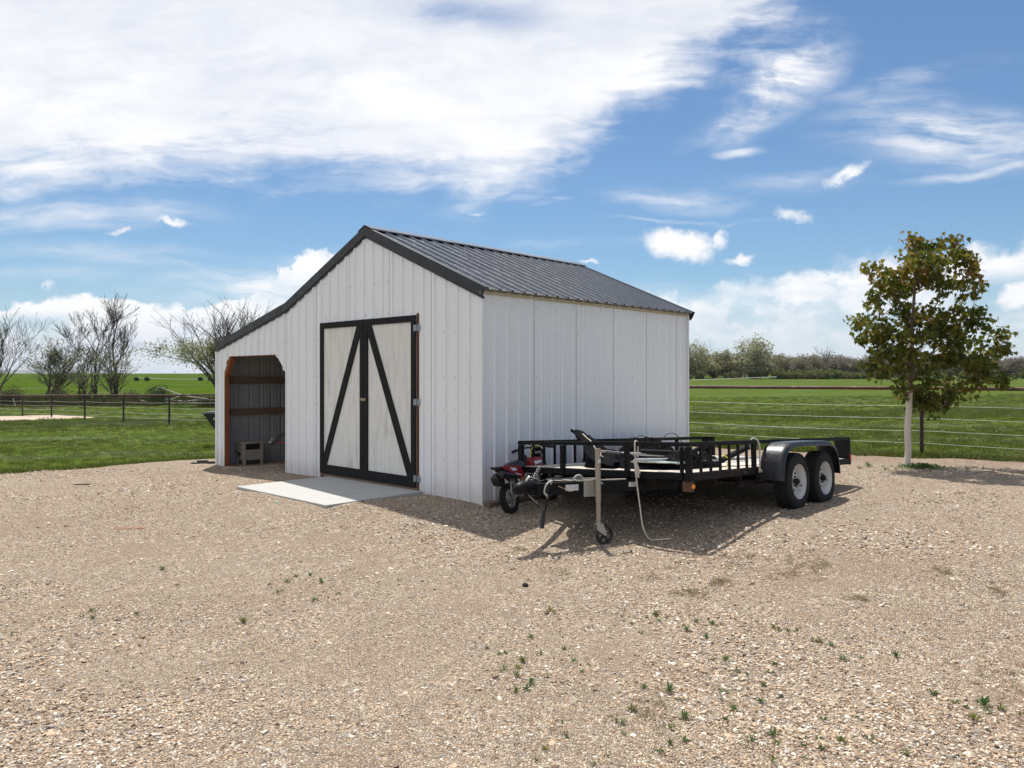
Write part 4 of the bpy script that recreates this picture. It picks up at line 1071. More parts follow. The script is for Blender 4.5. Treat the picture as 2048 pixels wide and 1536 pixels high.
# rearing curved tarp piece: a folded sheet lofted between its two hems
def tarp():
    up = cat([wpt(1142, 860, 9.75), wpt(1166, 865, 9.7), wpt(1181, 874, 9.62), wpt(1198, 884, 9.5), wpt(1214, 898, 9.35), wpt(1228, 912, 9.2), wpt(1246, 926, 9.0)], 6)
    lo = cat([wpt(1141, 862, 9.70), wpt(1158, 878, 9.45), wpt(1166, 893, 9.2), wpt(1172, 908, 9.0), wpt(1181, 919, 8.88), wpt(1200, 926, 8.75), wpt(1226, 934, 8.6)], 6)
    m_ = len(up); nv = 12; vs = []
    for i in range(m_):
        for j in range(nv):
            t = j / (nv - 1); bul = math.sin(math.pi * t) * (.02 + .10 * min(1, i / 20))
            p_ = up[i].lerp(lo[i], t) + Vector((-.3, -.6, .5)) * bul * .6 + Vector((0, 0, 1)) * .035 * mnoise.noise(Vector((i * .3, j * .55, 2)))
            vs.append(p_)
    o0 = vs[0].copy()
    fs = [(i * nv + j, i * nv + j + 1, (i + 1) * nv + j + 1, (i + 1) * nv + j) for i in range(m_ - 1) for j in range(nv - 1)]
    o = fastmesh('folded_tarp', [p - o0 for p in vs], fs, M_tarp, None, 4, True); o.location = o0
    sd_ = o.modifiers.new('thickness', 'SOLIDIFY'); sd_.thickness = .01; sd_.offset = 0
    b = MB(); b.tube([vs[i * nv + 3 + int(i / 9)] - o0 + Vector((-.004, -.012, .008)) for i in range(7, 30)], .007, 6); b.build('strap', M_rope, o, smooth=60)
    return tag(o, 'stiff black sheet rearing up to a point at the trailer front, with a pale strap', 'tarp')
tarp()
heap('net_bundle', .62, 1.42, .40, .34, .19, .5, 'tall bunched black sheeting right behind the trailer jack', 'net', M_tarp, seed=9)
def pole(nm, a, b_, r, mt, label, catg='pole', ends=None, group=None):
    b = MB(); b.tube([a, b_], r, 12); o = b.build(nm, mt, smooth=40); o.matrix_world = TM; return tag(o, label, catg, group)
pole('metal_pole', (.45, 1.45, .795), (1.6, .95, .74), .020, M_tube, 'pale metal pole lying highest across the trailer load')
pole('metal_pole', (.18, .80, .735), (1.9, .30, .70), .019, M_tube, 'pale metal pole lying lower, just behind the front rail')
pole('metal_pole', (1.1, .95, .68), (3.6, .75, .665), .020, M_tube, 'long grey pole running back along the trailer deck')
pole('foam_tube', (1.30, .34, .70), (2.05, .26, .89), .036, M_foam, 'black foam sleeve sticking up above the rail ahead of the wheels', 'foam tube')
pole('foam_tube', (.95, 1.25, .80), (1.55, .85, .765), .033, M_foam, 'black foam sleeve lying across the poles near the hoops', 'foam tube')
pole('foam_tube', (1.50, .90, .76), (1.75, .70, .90), .030, M_foam, 'short black foam sleeve slanting up beside the far rail', 'foam tube')
# flat panel edge in the load
b = MB(); b.bb((.30, .35, .70), (1.55, .95, .712)); b.bb((.30, .342, .694), (1.55, .35, .718)); o = b.build('flat_panel', pm('faded_print_panel', (.42, .45, .44), .5, var=.4, scale=7, col2=(.18, .28, .22), thr=(.5, .6), s2=6), bevel=.002); o.matrix_world = TM
tag(o, 'thin pale panel with faded green print lying on the net', 'panel')
# hoops of thin black rod
def hoop(cx_, cy_, r, rot, h, label):
    b = MB(); pts = []
    for k in range(25):
        a = math.pi * k / 24; pts.append((cx_ + math.cos(a) * r * math.cos(rot), cy_ + math.cos(a) * r * math.sin(rot), DK + .10 + math.sin(a) * h))
    b.tube(pts, .0055, 6); o = b.build('rod_hoop', M_wireblk, smooth=60); o.matrix_world = TM; return tag(o, label, 'hoop')
hoop(1.55, 1.62, .13, -1.0, .27, 'left thin black hoop arching above the trailer load')
hoop(1.75, 1.28, .17, -1.0, .30, 'right and larger thin black hoop arching above the trailer load')
b = MB(); pts = [(1.35 + .10 * math.cos(a), 1.05 - .14 * math.cos(a), .80 - .10 * math.sin(a)) for a in np.linspace(0, math.pi, 14)]
b.tube(pts, .018, 8); b.bb((1.30, .99, .68), (1.39, 1.07, .72)); o = b.build('pole_cradle', M_foam, smooth=60); o.matrix_world = TM; tag(o, 'curved black plastic cradle standing on the pale panel', 'bracket')
b = MB(); b.tube(cat([(.95, .12, .78), (1.0, .09, .74), (.97, .08, .68), (.92, .07, .64)], 5), .008, 6); o = b.build('yellow_strap', M_yellow, smooth=60); o.matrix_world = TM; tag(o, 'short yellow strap hanging from the black net by the balusters', 'strap')
b = MB(); b.tube(cat([(.90, .09, .66), (1.05, .05, .66), (1.15, .02, .60), (1.25, -.01, .575)], 6), .003, 5); o = b.build('loose_string', pm('string', (.30, .24, .18), .9)); o.matrix_world = TM; tag(o, 'thin brown string trailing over the trailer side beam', 'string')

# ================================================================== DIRT BIKE
M_bred = pm('red_plastic', (.27, .010, .013), .35, var=.12, scale=8)
M_bblk = pm('black_plastic', (.014, .014, .015), .45, var=.3, scale=12)
M_eng = pm('dull_alloy', (.30, .30, .30), .45, .6, var=.3, scale=20)
M_bwht = pm('white_graphic', (.72, .70, .72), .4)
s_dir = Vector((.6858, .7278, 0)); out_dir = Vector((.7278, -.6858, 0))
p_r = Vector((-.378, 9.5, 0)) + s_dir * -.04 + out_dir * .55; p_f = Vector((-.378, 9.5, 0)) + s_dir * .96 + out_dir * .34
fx = (p_f - p_r); fx.z = 0; fx.normalize(); fy = Vector((0, 0, 1)).cross(fx)
lean = Matrix.Rotation(R(-10), 4, 'X')
BM = Matrix(((fx.x, fy.x, 0, p_r.x), (fx.y, fy.y, 0, p_r.y), (0, 0, 1, zs(p_r.x, p_r.y) + .002), (0, 0, 0, 1))) @ lean
bike = thing('dirt_bike', 'small red and black dirt bike leaning between the trailer and the shed wall', 'dirt bike', M=BM)
def B(nm, b, mt, par=None, **k): return b.build(nm, mt, par or bike, **k)
def bike_wheel(x, r, w, hubr):
    MX = Matrix.Rotation(R(90), 4, 'X')
    b = MB(); b.lathe([(r * .66, -w * .7), (r * .78, -w), (r * .93, -w * .85), (r * .97, 0), (r * .93, w * .85), (r * .78, w), (r * .66, w * .7)], 36, MX, close=True)
    for k in range(30):
        a = 2 * math.pi * k / 30
        for yy in (-w * .62, 0, w * .62):
            Mx = MX @ Matrix.Rotation(a + (.1 if yy == 0 else 0), 4, 'Z') @ Matrix.Translation((r * (.985 if yy == 0 else .955), 0, yy))
            b.box((0, 0, 0), (.020, .018, .020)); 
            for i in range(8): b.v[-8 + i] = tuple(Mx @ Vector(b.v[-8 + i]))
    wobj = b.build('rear_wheel' if x == 0 else 'front_wheel', M_rubber, bike, smooth=35, M=Matrix.Translation((x, 0, r)))
    b = MB(); b.lathe([(r * .66, -w * .45), (r * .62, -w * .3), (r * .60, 0), (r * .62, w * .3), (r * .66, w * .45)], 32, MX, close=True); b.build('rim', M_eng, wobj, smooth=40)
    b = MB()
    for k in range(20):
        a = 2 * math.pi * k / 20; a2 = a + (.4 if k % 2 else -.4); sg = 1 if k % 2 else -1
        b.tube([MX @ Vector((hubr * math.cos(a), hubr * math.sin(a), .022 * sg)), MX @ Vector((r * .62 * math.cos(a2), r * .62 * math.sin(a2), 0))], .0018, 4)
    b.build('spokes', M_eng, wobj)
    b = MB(); b.lathe([(0, -.05), (.015, -.05), (.015, -.035), (hubr, -.032), (hubr * 1.1, -.02), (hubr * 1.1, .02), (hubr, .032), (.015, .035), (.015, .05), (0, .05)], 22, MX); b.build('hub', M_eng, wobj, smooth=35)
    return wobj
bike_wheel(0, .178, .040, .055); bike_wheel(1.0, .195, .032, .032)
b = MB(); b.tube(cat([(0, -.075, .178), (.06, -.078, .20), (.16, -.07, .24), (.28, -.05, .235)], 4), .020, 8); b.tube(cat([(0, .075, .178), (.06, .078, .20), (.16, .07, .24), (.28, .05, .235)], 4), .020, 8)
b.tube(cat([(.0, -.06, .178), (-.03, -.06, .26), (.0, -.06, .36), (.08, -.05, .44)], 4), .014, 8); B('swingarm', b, M_eng, smooth=50)
b = MB(); b.tube(cat([(.12, .0, .30), (.14, 0, .40), (.17, 0, .47)], 3), .026, 10)
for k in range(8): b.tube([(.125 + .004 * k, 0, .31 + .018 * k), (.127 + .004 * k, 0, .317 + .018 * k)], .036, 12)
B('rear_shock', b, M_eng, smooth=50)
b = MB(); b.tube(cat([(.30, 0, .22), (.42, 0, .16), (.60, 0, .18), (.68, 0, .36), (.74, 0, .58)], 4), .017, 8); b.tube(cat([(.28, 0, .24), (.22, 0, .42), (.40, 0, .50), (.60, 0, .54), (.74, 0, .62)], 4), .018, 8); b.tube([(.05, -.03, .46), (.25, -.04, .42)], .010, 6); B('frame', b, M_bblk, smooth=50)
b = MB(); b.bb((.33, -.085, .17), (.55, .075, .31)); b.tube([(.40, -.10, .24), (.40, .09, .24)], .072, 18); b.tube([(.52, -.06, .27), (.60, -.06, .33)], .04, 10)
for k in range(6): b.bar((.47 + .012 * k, 0, .31 + .020 * k), (.47 + .012 * k + .001, 0, .314 + .020 * k), .12, .006)
B('engine', b, M_eng, bevel=.006)
# seat, rear fender, side panels, shrouds
def loft(b, secs):
    """secs: (x, halfwidth, zlow, ztop)"""
    vs = []; 
    for x, w, z0, z1 in secs: vs += [(x, -w, z0), (x, -w * .95, (z0 + z1) / 2), (x, -w * .6, z1), (x, w * .6, z1), (x, w * .95, (z0 + z1) / 2), (x, w, z0)]
    n = 6; fs = []
    for i in range(len(secs) - 1):
        for k in range(n): fs.append((i * n + k, i * n + (k + 1) % n, (i + 1) * n + (k + 1) % n, (i + 1) * n + k))
    fs += [tuple(range(n))[::-1], tuple((len(secs) - 1) * n + k for k in range(n))]; b.add(vs, fs); return b
B('seat', loft(MB(), [(.02, .05, .545, .575), (.12, .07, .54, .60), (.26, .075, .52, .605), (.40, .06, .52, .62), (.50, .045, .55, .665)]), M_bblk, smooth=60)
B('rear_fender', loft(MB(), [(-.30, .02, .575, .585), (-.20, .06, .555, .578), (-.05, .08, .52, .565), (.08, .075, .50, .55)]), M_bblk, smooth=60)
b = MB()
for sg in (-1, 1):
    vs = [(-.20, .070 * sg, .578), (-.02, .085 * sg, .575), (.22, .088 * sg, .545), (.30, .085 * sg, .42), (.20, .095 * sg, .36), (.06, .095 * sg, .44), (-.08, .086 * sg, .515)]
    vs2 = [(x, y - .012 * sg, z) for x, y, z in vs]; n = 7
    b.add(vs + vs2, [tuple(range(n)), tuple(range(n, 2 * n))[::-1]] + [(i, (i + 1) % n, n + (i + 1) % n, n + i) for i in range(n)])
sp_ = B('side_panel', b, M_bred)
b = MB(); b.add([(-.03, -.0885, .545), (.09, -.0965, .53), (.12, -.098, .50), (.02, -.098, .50)], [(0, 1, 2, 3)]); b.add([(.06, -.0985, .475), (.2, -.098, .44), (.21, -.0985, .425), (.08, -.0985, .455)], [(0, 1, 2, 3)]); b.build('graphic', M_bwht, sp_)
b = MB(); loft(b, [(.40, .05, .50, .56), (.48, .08, .46, .625), (.58, .09, .44, .62), (.70, .07, .50, .58)]); B('fuel_tank', b, M_bred, smooth=60)
b = MB()
for sg in (-1, 1):
    vs = [(.44, .088 * sg, .60), (.60, .105 * sg, .62), (.80, .095 * sg, .585), (.66, .110 * sg, .46), (.54, .10 * sg, .38), (.48, .09 * sg, .46)]
    vs2 = [(x, y - .012 * sg, z) for x, y, z in vs]; n = 6
    b.add(vs + vs2, [tuple(range(n)), tuple(range(n, 2 * n))[::-1]] + [(i, (i + 1) % n, n + (i + 1) % n, n + i) for i in range(n)])
sh = B('shroud', b, M_bred)
b = MB(); b.add([(.52, -.1095, .57), (.74, -.112, .565), (.70, -.115, .54), (.55, -.1125, .52)], [(0, 1, 2, 3)]); b.build('graphic', M_bwht, sh)
b = MB(); b.tube(cat([(-.24, -.075, .48), (-.18, -.078, .475), (.10, -.085, .42)], 5), [.030, .045, .046, .046, .046, .045, .042, .038, .034, .030, .026], 12); b.tube(cat([(.10, -.085, .42), (.28, -.085, .38), (.45, -.07, .40), (.58, -.03, .36)], 5), .016, 8); B('exhaust', b, M_bblk, smooth=50)
b = MB(); loft(b, [(-.27, .05, .44, .47), (-.22, .055, .36, .50), (-.12, .05, .34, .48)]); B('rear_mudflap', b, M_bblk, smooth=60)
b = MB()
for sg in (-1, 1): b.tube([(1.0, .07 * sg, .195), (.86, .07 * sg, .52)], .018, 8); b.tube([(.88, .07 * sg, .48), (.79, .07 * sg, .68)], .023, 8)
b.tube([(.785, -.085, .665), (.785, .085, .665)], .02, 8); b.tube([(.82, -.085, .585), (.82, .085, .585)], .02, 8); B('front_fork', b, M_eng, smooth=50)
b = MB(); loft(b, [(.80, .045, .50, .53), (.92, .06, .47, .50), (1.08, .06, .435, .455), (1.20, .035, .40, .412)]); B('front_fender', b, M_bred, smooth=60)
b = MB(); b.tube(cat([(.69, -.31, .715), (.73, -.20, .735), (.775, -.09, .745), (.785, 0, .70), (.775, .09, .745), (.73, .20, .735), (.69, .31, .715)], 5), .011, 8); b.tube([(.765, -.11, .745), (.765, .11, .745)], .008, 6); hb_ = B('handlebar', b, M_bblk, smooth=50)
b = MB(); b.tube([(.685, -.325, .713), (.715, -.22, .730)], .017, 10); b.tube([(.685, .325, .713), (.715, .22, .730)], .017, 10); b.build('grips', M_rubber, hb_, smooth=50)
b = MB(); b.tube([(.73, -.20, .74), (.74, -.30, .74)], .006, 6); b.tube([(.73, .20, .74), (.74, .30, .74)], .006, 6); b.build('levers', M_eng, hb_)
b = MB(); b.tube(cat([(.73, -.17, .74), (.80, -.15, .80), (.86, -.05, .74), (.85, 0, .60)], 5), .004, 6); b.tube(cat([(.73, .17, .74), (.82, .12, .79), (.86, .04, .70)], 5), .004, 6); B('cables', b, M_wireblk)
b = MB(); b.tube(cat([(.70, -.14, .735), (.62, -.10, .76), (.56, -.07, .70), (.54, -.06, .62)], 5), .006, 6); B('yellow_hose', b, M_yellow)
b = MB(); b.prism([(-.09, 0), (.09, 0), (.11, .10), (.07, .17), (-.07, .17), (-.11, .10)], 0, .012, Matrix.Translation((.865, 0, .575)) @ Matrix.Rotation(R(-24), 4, 'Y') @ Matrix(((0, 0, 1, 0), (1, 0, 0, 0), (0, 1, 0, 0), (0, 0, 0, 1)))); npl = B('number_plate', b, M_bblk, bevel=.004)
b = MB(); b.bar((.3, -.06, .2), (.36, -.20, .02), .014, .014); b.bb((.38, -.15, .15), (.42, -.08, .165)); B('footpeg_and_stand', b, M_eng)
cable_t = MB(); b = MB(); b.bb((.16, -.11, .30), (.30, -.105, .40)); B('heat_guard', b, pm('tan_guard', (.30, .17, .06), .6))

# ================================================================== THINGS BY THE LEAN-TO
M_taupe = pm('taupe_resin', (.33, .29, .25), .6, var=.08, scale=6, bump=.001, bscale=30)
hz_ = zs(*S2W(.5, 7.05)[:2])
hm = Matrix.Translation(S2W(.36, 6.93, hz_)) @ Matrix.Rotation(TH, 4, 'Z')
hose = thing('hose_reel_box', 'taupe resin hose reel box on legs with side crank, inside the open lean-to', 'hose box', M=hm)
L_, D_, H_ = .41, .32, .435
def Hb(nm, b, mt=M_taupe, **k): return b.build(nm, mt, hose, **k)
for x in (0, L_ - .05):
    for y in (0, D_ - .05): Hb('leg', MB().bb((x, y, -.01), (x + .05, y + .05, H_ - .02)), bevel=.004)
b = MB(); b.bb((-.012, -.012, H_ - .02), (L_ + .012, D_ + .012, H_ + .012)); b.bb((.02, .02, H_ + .012), (L_ - .02, D_ - .02, H_ + .022)); Hb('lid', b, bevel=.006)
b = MB(); b.bb((.05, .008, .10), (L_ - .05, .02, .285)); b.bb((.05, .006, .285), (L_ - .05, .022, .30)); Hb('front_panel', b, bevel=.002)
for j in range(3): Hb('side_slat', MB().bb((.008, .05, .10 + j * .104), (.02, D_ - .05, .10 + j * .104 + .098)), bevel=.003)
Hb('side_panel', MB().bb((L_ - .02, .05, .10), (L_ - .008, D_ - .05, H_ - .02))); Hb('back_panel', MB().bb((.05, D_ - .02, .10), (L_ - .05, D_ - .008, H_ - .02)))
Hb('interior', MB().bb((.03, .05, .12), (L_ - .03, D_ - .03, H_ - .03)), M_dark)
b = MB(); b.tube([(.008, .16, .22), (-.03, .16, .22)], .022, 12); b.bar((-.028, .16, .22), (-.028, .21, .26), .02, .012); b.bar((-.028, .16, .22), (-.028, .11, .25), .02, .012); b.bar((-.028, .16, .22), (-.028, .15, .17), .02, .012); b.tube([(-.028, .21, .262), (-.07, .21, .262)], .012, 8); Hb('crank', b, M_bblk)
# small sprayer with white tank and red boom
sz = zs(*S2W(1.3, 6.2)[:2]); sm = Matrix.Translation(S2W(1.0, 6.75, sz)) @ Matrix.Rotation(TH - .9, 4, 'Z')
spr = thing('spot_sprayer', 'white tank sprayer with red boom and black spray gun, half hidden in the lean-to', 'sprayer', M=sm)
b = MB(); b.tube(cat([(.28, 0, .36), (.33, 0, .36), (.62, 0, .36), (.80, 0, .36), (.85, 0, .36)], 5), [.03, .10, .14, .15, .16, .16, .16, .16, .16, .16, .16, .16, .16, .16, .16, .15, .14, .12, .10, .07, .03], 18); b.build('tank', pm('white_tank', (.62, .62, .60), .4), spr, smooth=50)
b = MB(); b.bar((-.02, -.02, .43), (.60, -.06, .27), .028, .028); b.bar((.3, .16, .16), (.9, .16, .16), .03, .03); b.bar((.3, -.16, .16), (.9, -.16, .16), .03, .03); b.build('boom', M_bred, spr)
b = MB(); b.bar((-.14, -.02, .36), (.0, -.02, .46), .04, .06); b.bar((-.02, -.03, .52), (.18, -.03, .60), .04, .05); b.bar((.02, -.03, .52), (.05, -.03, .47), .03, .04); b.tube(cat([(.12, -.03, .58), (.22, -.03, .62), (.32, -.03, .58), (.26, -.03, .50), (.20, -.03, .54)], 5), .009, 6); b.build('spray_gun', M_bblk, spr, bevel=.004)
b = MB()
for dx, dz in ((-.15, .43), (-.17, .40), (-.13, .47)): b.tube([(dx + .03, -.02, dz), (dx - .03, -.02, dz)], .008, 6)
b.build('nozzles', M_chrome, spr)
b = MB()
for sg in (-1, 1): b.tube([(.6, .24 * sg, .11), (.6, .30 * sg, .11)], .11, 18)
b.build('wheels', M_rubber, spr, smooth=40)
# black yard cart behind the shed
czx, czy = -7.72, 20.6; cz_ = zs(czx, czy)
cart = thing('yard_cart', 'black poly yard cart standing on the lawn behind the lean-to corner', 'cart', (czx, czy, cz_), .1)
M_poly = pm('black_poly_tub', (.035, .036, .038), .55, var=.15)
vs = []
for z, a, c_ in ((.36, .28, .22), (.86, .60, .36)): vs += [(-a, -c_, z), (a, -c_, z), (a, c_, z), (-a, c_, z)]
b = MB(); b.add(vs, [(3, 2, 1, 0), (0, 1, 5, 4), (1, 2, 6, 5), (2, 3, 7, 6), (3, 0, 4, 7)]); b.add([(x * .95, y * .94, z + .02) for x, y, z in vs], [(0, 1, 2, 3), (4, 5, 1, 0), (5, 6, 2, 1), (6, 7, 3, 2), (7, 4, 0, 3)]); b.build('tub', M_poly, cart)
b = MB(); b.bb((-.62, -.40, .855), (.62, .40, .90)); b.bb((-.55, -.34, .90), (.55, .34, .925)); b.build('lid', M_poly, cart, bevel=.02)
b = MB()
for x in (-.10, .36):
    for y in (-.22, .22): b.tube([(x, y - .04, .16), (x, y + .04, .16)], .16, 20)
b.build('wheels', M_rubber, cart, smooth=40)
b = MB(); b.bb((-.12, -.2, .28), (.34, .2, .36)); b.bar((.3, 0, .3), (.95, 0, .12), .03, .03); b.build('chassis', M_frame, cart)
b = MB()
for k in range(3): b.add([(-.35 + .035 * k, -.318, .70), (-.33 + .035 * k, -.318, .70), (-.325 + .035 * k, -.338, .77), (-.345 + .035 * k, -.338, .77)], [(0, 1, 2, 3)])
b.add([(-.27, -.292, .60), (-.20, -.292, .60), (-.20, -.310, .66), (-.27, -.310, .66)], [(0, 1, 2, 3)])
b.build('lettering', M_bwht, cart)
# bits lying about
def lying(nm, x, y, parts, mt, label, catg, rz=0):
    b = MB()
    for a, c_ in parts: b.bb(a, c_)
    o = b.build(nm, mt, bevel=.004); o.location = (x, y, zs(x, y)); o.rotation_euler = (0, 0, rz); return tag(o, label, catg)
lying('plastic_offcut', -6.05, 14.75, [((-.22, -.05, .0), (.16, .05, .03)), ((-.12, -.02, .03), (.08, .07, .065)), ((.1, -.09, .0), (.24, -.02, .05))], M_bblk, 'flat black plastic pieces on the gravel at the lean-to corner', 'scrap', .15)
lying('wood_stick', -6.55, 11.45, [((-.11, -.015, .0), (.12, .015, .022))], M_lumber, 'short brown wooden stick on the gravel left of the pad', 'stick', .1)
o = MB().tube(cat([(-.16, 0, .015), (-.08, .02, .02), (0, .005, .015), (.06, .03, .02), (.14, .01, .015), (.17, .04, .018), (.13, .03, .02)], 5), .0045, 5).build('orange_twine', pm('orange_plastic', (.62, .20, .08), .6)); o.location = (-4.32, 8.45, zs(-4.32, 8.45)); tag(o, 'bit of orange twine on the gravel left of the concrete pad', 'twine')
o = MB().ico((0, 0, .012), (.02, .014, .008), 1, jit=.2).build('turquoise_scrap', pm('turquoise', (.15, .62, .58), .5)); o.location = (-2.95, 9.45, zs(-2.95, 9.45)); tag(o, 'tiny turquoise scrap beside the front edge of the concrete pad', 'scrap')
o = MB().ico((0, 0, .018), (.028, .022, .02), 2, jit=.15).build('dark_clod', pm('dark_clod', (.03, .025, .02), .9)); o.location = (.115, 6.52, zs(.115, 6.52)); tag(o, 'small dark clod on the gravel in front of the trailer jack', 'clod')

# ================================================================== FENCE
M_pipe = pm('rusted_pipe', (.085, .040, .032), .7, .1, var=.3, scale=5, bump=.001, bscale=40, col2=(.16, .085, .06), thr=(.5, .7), s2=6)
M_post = pm('dark_pipe_post', (.035, .022, .018), .7, var=.35, scale=6, col2=(.09, .045, .03), thr=(.5, .7), s2=8)
M_wire = pm('white_fence_wire', (.46, .46, .43), .6)
P0 = Vector((-16.26, 35.7)); dl = Vector((-.767, .642)); Pr = Vector((8.44, 15.5)); step = (Pr - P0) / 6
fp = [P0 + dl * 4.98 * k for k in range(9, 0, -1)] + [P0 + step * k for k in range(7)] + [Pr + Vector((4.15, -3.15)) * k for k in (1, 2)]
fence = thing('pipe_fence', 'rusty steel pipe rail fence with four pale wires running behind the shed', 'fence', (fp[9].x, fp[9].y, zs(*fp[9])))
off = -Vector(fence.location)
def F3(p, h): return Vector((p[0], p[1], zs(p[0], p[1]) + h)) + off
for i, p in enumerate(fp):
    r_ = .046 if p.y > 30 else .036
    MB().tube([F3(p, -.2), F3(p, 1.345)], r_, 10).build('fence_post', M_post, fence, smooth=60)
def railpt(i, k): return F3(fp[i].lerp(fp[i + 1], k), 1.37)
for i in range(len(fp) - 1):
    a = F3(fp[i], 1.37); c = F3(fp[i + 1], 1.37); d = (c - a).normalized() * .003
    MB().tube([a + d, c - d], .037, 12).build('top_rail', M_pipe, fence, smooth=60)
a = F3(fp[14], 1.37); c = F3(fp[15], 1.37); q = a.lerp(c, .12); MB().tube([q, q + (c - a).normalized() * .22], .042, 12).build('rail_sleeve', M_pipe, fence, smooth=60)
for h in (.24, .49, .75, 1.01):
    for i in range(len(fp) - 1):
        pts = []
        for k in range(9):
            t = k / 8; p = F3(fp[i], h).lerp(F3(fp[i + 1], h), t); p.z -= .035 * 4 * t * (1 - t) * random.Random(i * 7 + int(h * 100)).uniform(.3, 1.4); pts.append(p + Vector((.03, .03, 0)))
        MB().tube(pts, .0042 if fp[i].y < 32 else .007, 5).build('fence_wire', M_wire, fence, smooth=60)

# ================================================================== YOUNG TREE
def leaf_mat(name, stops, trans=.35, rough=.5):
    m, g, b = base_mat(name)
    at_ = g.n('ShaderNodeAttribute', attribute_name='tone').outputs['Fac']
    c = g.ramp(at_, stops); g.put(b.inputs['Base Color'], c); b.inputs['Roughness'].default_value = rough; b.inputs['Specular IOR Level'].default_value = .35
    t = g.n('ShaderNodeBsdfTranslucent'); g.put(t.inputs['Color'], g.mix(.5, c, (.30, .30, .03), 'ADD') if False else c)
    mx = g.n('ShaderNodeMixShader'); mx.inputs[0].default_value = trans; out = m.node_tree.nodes['Material Output']
    L = m.node_tree.links.new; L(b.outputs[0], mx.inputs[1]); L(t.outputs[0], mx.inputs[2]); L(mx.outputs[0], out.inputs[0]); return m
M_leaf = leaf_mat('maple_leaf', [(0, (.060, .090, .012)), (.35, (.11, .125, .016)), (.6, (.19, .165, .020)), (.8, (.26, .16, .04)), (1, (.27, .12, .06))], .48)
M_bark = pm('pale_painted_bark', (.62, .54, .47), .85, var=.18, scale=9, bump=.004, bscale=30, stretch=(1, 1, .3))
M_twig = pm('young_twig', (.16, .11, .075), .8)
TX, TY = 7.03, 13.4; TZ = zs(TX, TY)
K = 13.4 / 1505
sil = [(464, 1821, 1832), (480, 1818, 1838), (500, 1810, 1937), (518, 1775, 1942), (540, 1733, 1946), (560, 1748, 1952), (580, 1742, 1959), (600, 1733, 1950), (620, 1730, 1963), (645, 1707, 1960), (662, 1716, 1985), (680, 1720, 2012), (700, 1722, 2024), (722, 1724, 1990), (745, 1734, 1975), (760, 1745, 2006), (775, 1772, 1962), (800, 1812, 1918), (820, 1826, 1878)]
zz_ = np.array([1.63 + (752 - s_[0]) * K for s_ in sil])[::-1]
xl_ = np.array([(s_[1] - 1024) * K for s_ in sil])[::-1]; xr_ = np.array([(s_[2] - 1024) * K for s_ in sil])[::-1]
r2 = random.Random(5); clusters = []
tries = 0
while len(clusters) < 262 and tries < 20000:
    tries += 1; z = r2.uniform(zz_[0], zz_[-1]); l_, q_ = np.interp(z, zz_, xl_), np.interp(z, zz_, xr_)
    l_ += .09; q_ -= .09
    if q_ < l_: continue
    x = r2.uniform(l_, q_); half = (q_ - l_) / 2 + 1e-3; c_ = (l_ + q_) / 2
    if r2.random() > min(1, (q_ - l_) / 1.9 + .25): continue
    # lopsided lobe on the lower right stays shallow
    dep = .85 * min(half, 1.0) * math.sqrt(max(0, 1 - ((x - c_) / half) ** 2)) + .05
    y = TY + r2.uniform(-dep, dep)
    nz = mnoise.noise(Vector((x * 1.7, y * 1.1, z * 2.2)) + Vector((3, 8, 1)))
    if nz < -.02 and r2.random() < .88: continue
    p = Vector((x, y, z))
    if any((p - c).length < .12 for c in clusters): continue
    clusters.append(p)
for px_, py_ in ((1826, 470), (1829, 482), (1900, 474), (1906, 482), (1912, 492), (1935, 512), (1738, 534), (1750, 540), (1712, 640), (1996, 655), (2004, 668), (2015, 700), (1998, 705), (2004, 760), (1990, 758), (1955, 570), (1962, 618)):
    clusters.append(Vector(((px_ - 1024) * K, TY + r2.uniform(-.15, .15), 1.63 + (752 - py_) * K)))
# trunk and connecting limbs
tr = [Vector((TX - .03, TY, TZ - .08)), Vector((TX + .0, TY, TZ + .07)), Vector((TX + .025, TY, TZ + .28)), Vector((TX + .015, TY, TZ + .7)), Vector((TX + .045, TY, TZ + 1.1)), Vector((TX + .06, TY, TZ + 1.45)), Vector((TX + .11, TY + .03, TZ + 2.0)), Vector((TX + .10, TY, TZ + 2.6)), Vector((TX + .14, TY, TZ + 3.2)), Vector((TX + .12, TY, TZ + 3.75)), Vector((TX + .10, TY, TZ + 4.05))]
young = thing('young_maple_tree', 'young maple tree with pale painted trunk and olive and russet leaves by the fence', 'tree', (TX, TY, TZ))
o3 = Vector((TX, TY, TZ))
MB().tube([p - o3 for p in cat(tr[:6], 4)], [.085, .072, .064, .060] + [.054] * 12 + [.050, .048, .046, .045, .044], 14).build('trunk', M_bark, young, smooth=60)
nodes = [(p, None) for p in cat(tr[5:], 5)]
n_tr = len(nodes); par = list(range(-1, n_tr - 1)); pos_ = [p for p, _ in nodes]
for c in sorted(clusters, key=lambda c: (Vector((c.x, c.y, 0)) - Vector((TX + .1, TY, 0))).length):
    best = min(range(len(pos_)), key=lambda i: (pos_[i] - c).length + .9 * max(0, pos_[i].z - c.z + .25) + (.3 if i < 4 and c.z > TZ + 2.2 else 0))
    a = pos_[best]; L_ = (c - a).length; m_ = a.lerp(c, .5) + Vector((r2.uniform(-.04, .04), r2.uniform(-.04, .04), -.06 * L_)); pos_.append(m_); par.append(best); pos_.append(c); par.append(len(pos_) - 2)
cnt = [1] * len(pos_)
for i in range(len(pos_) - 1, 0, -1):
    if par[i] >= 0: cnt[par[i]] += cnt[i]
b = MB()
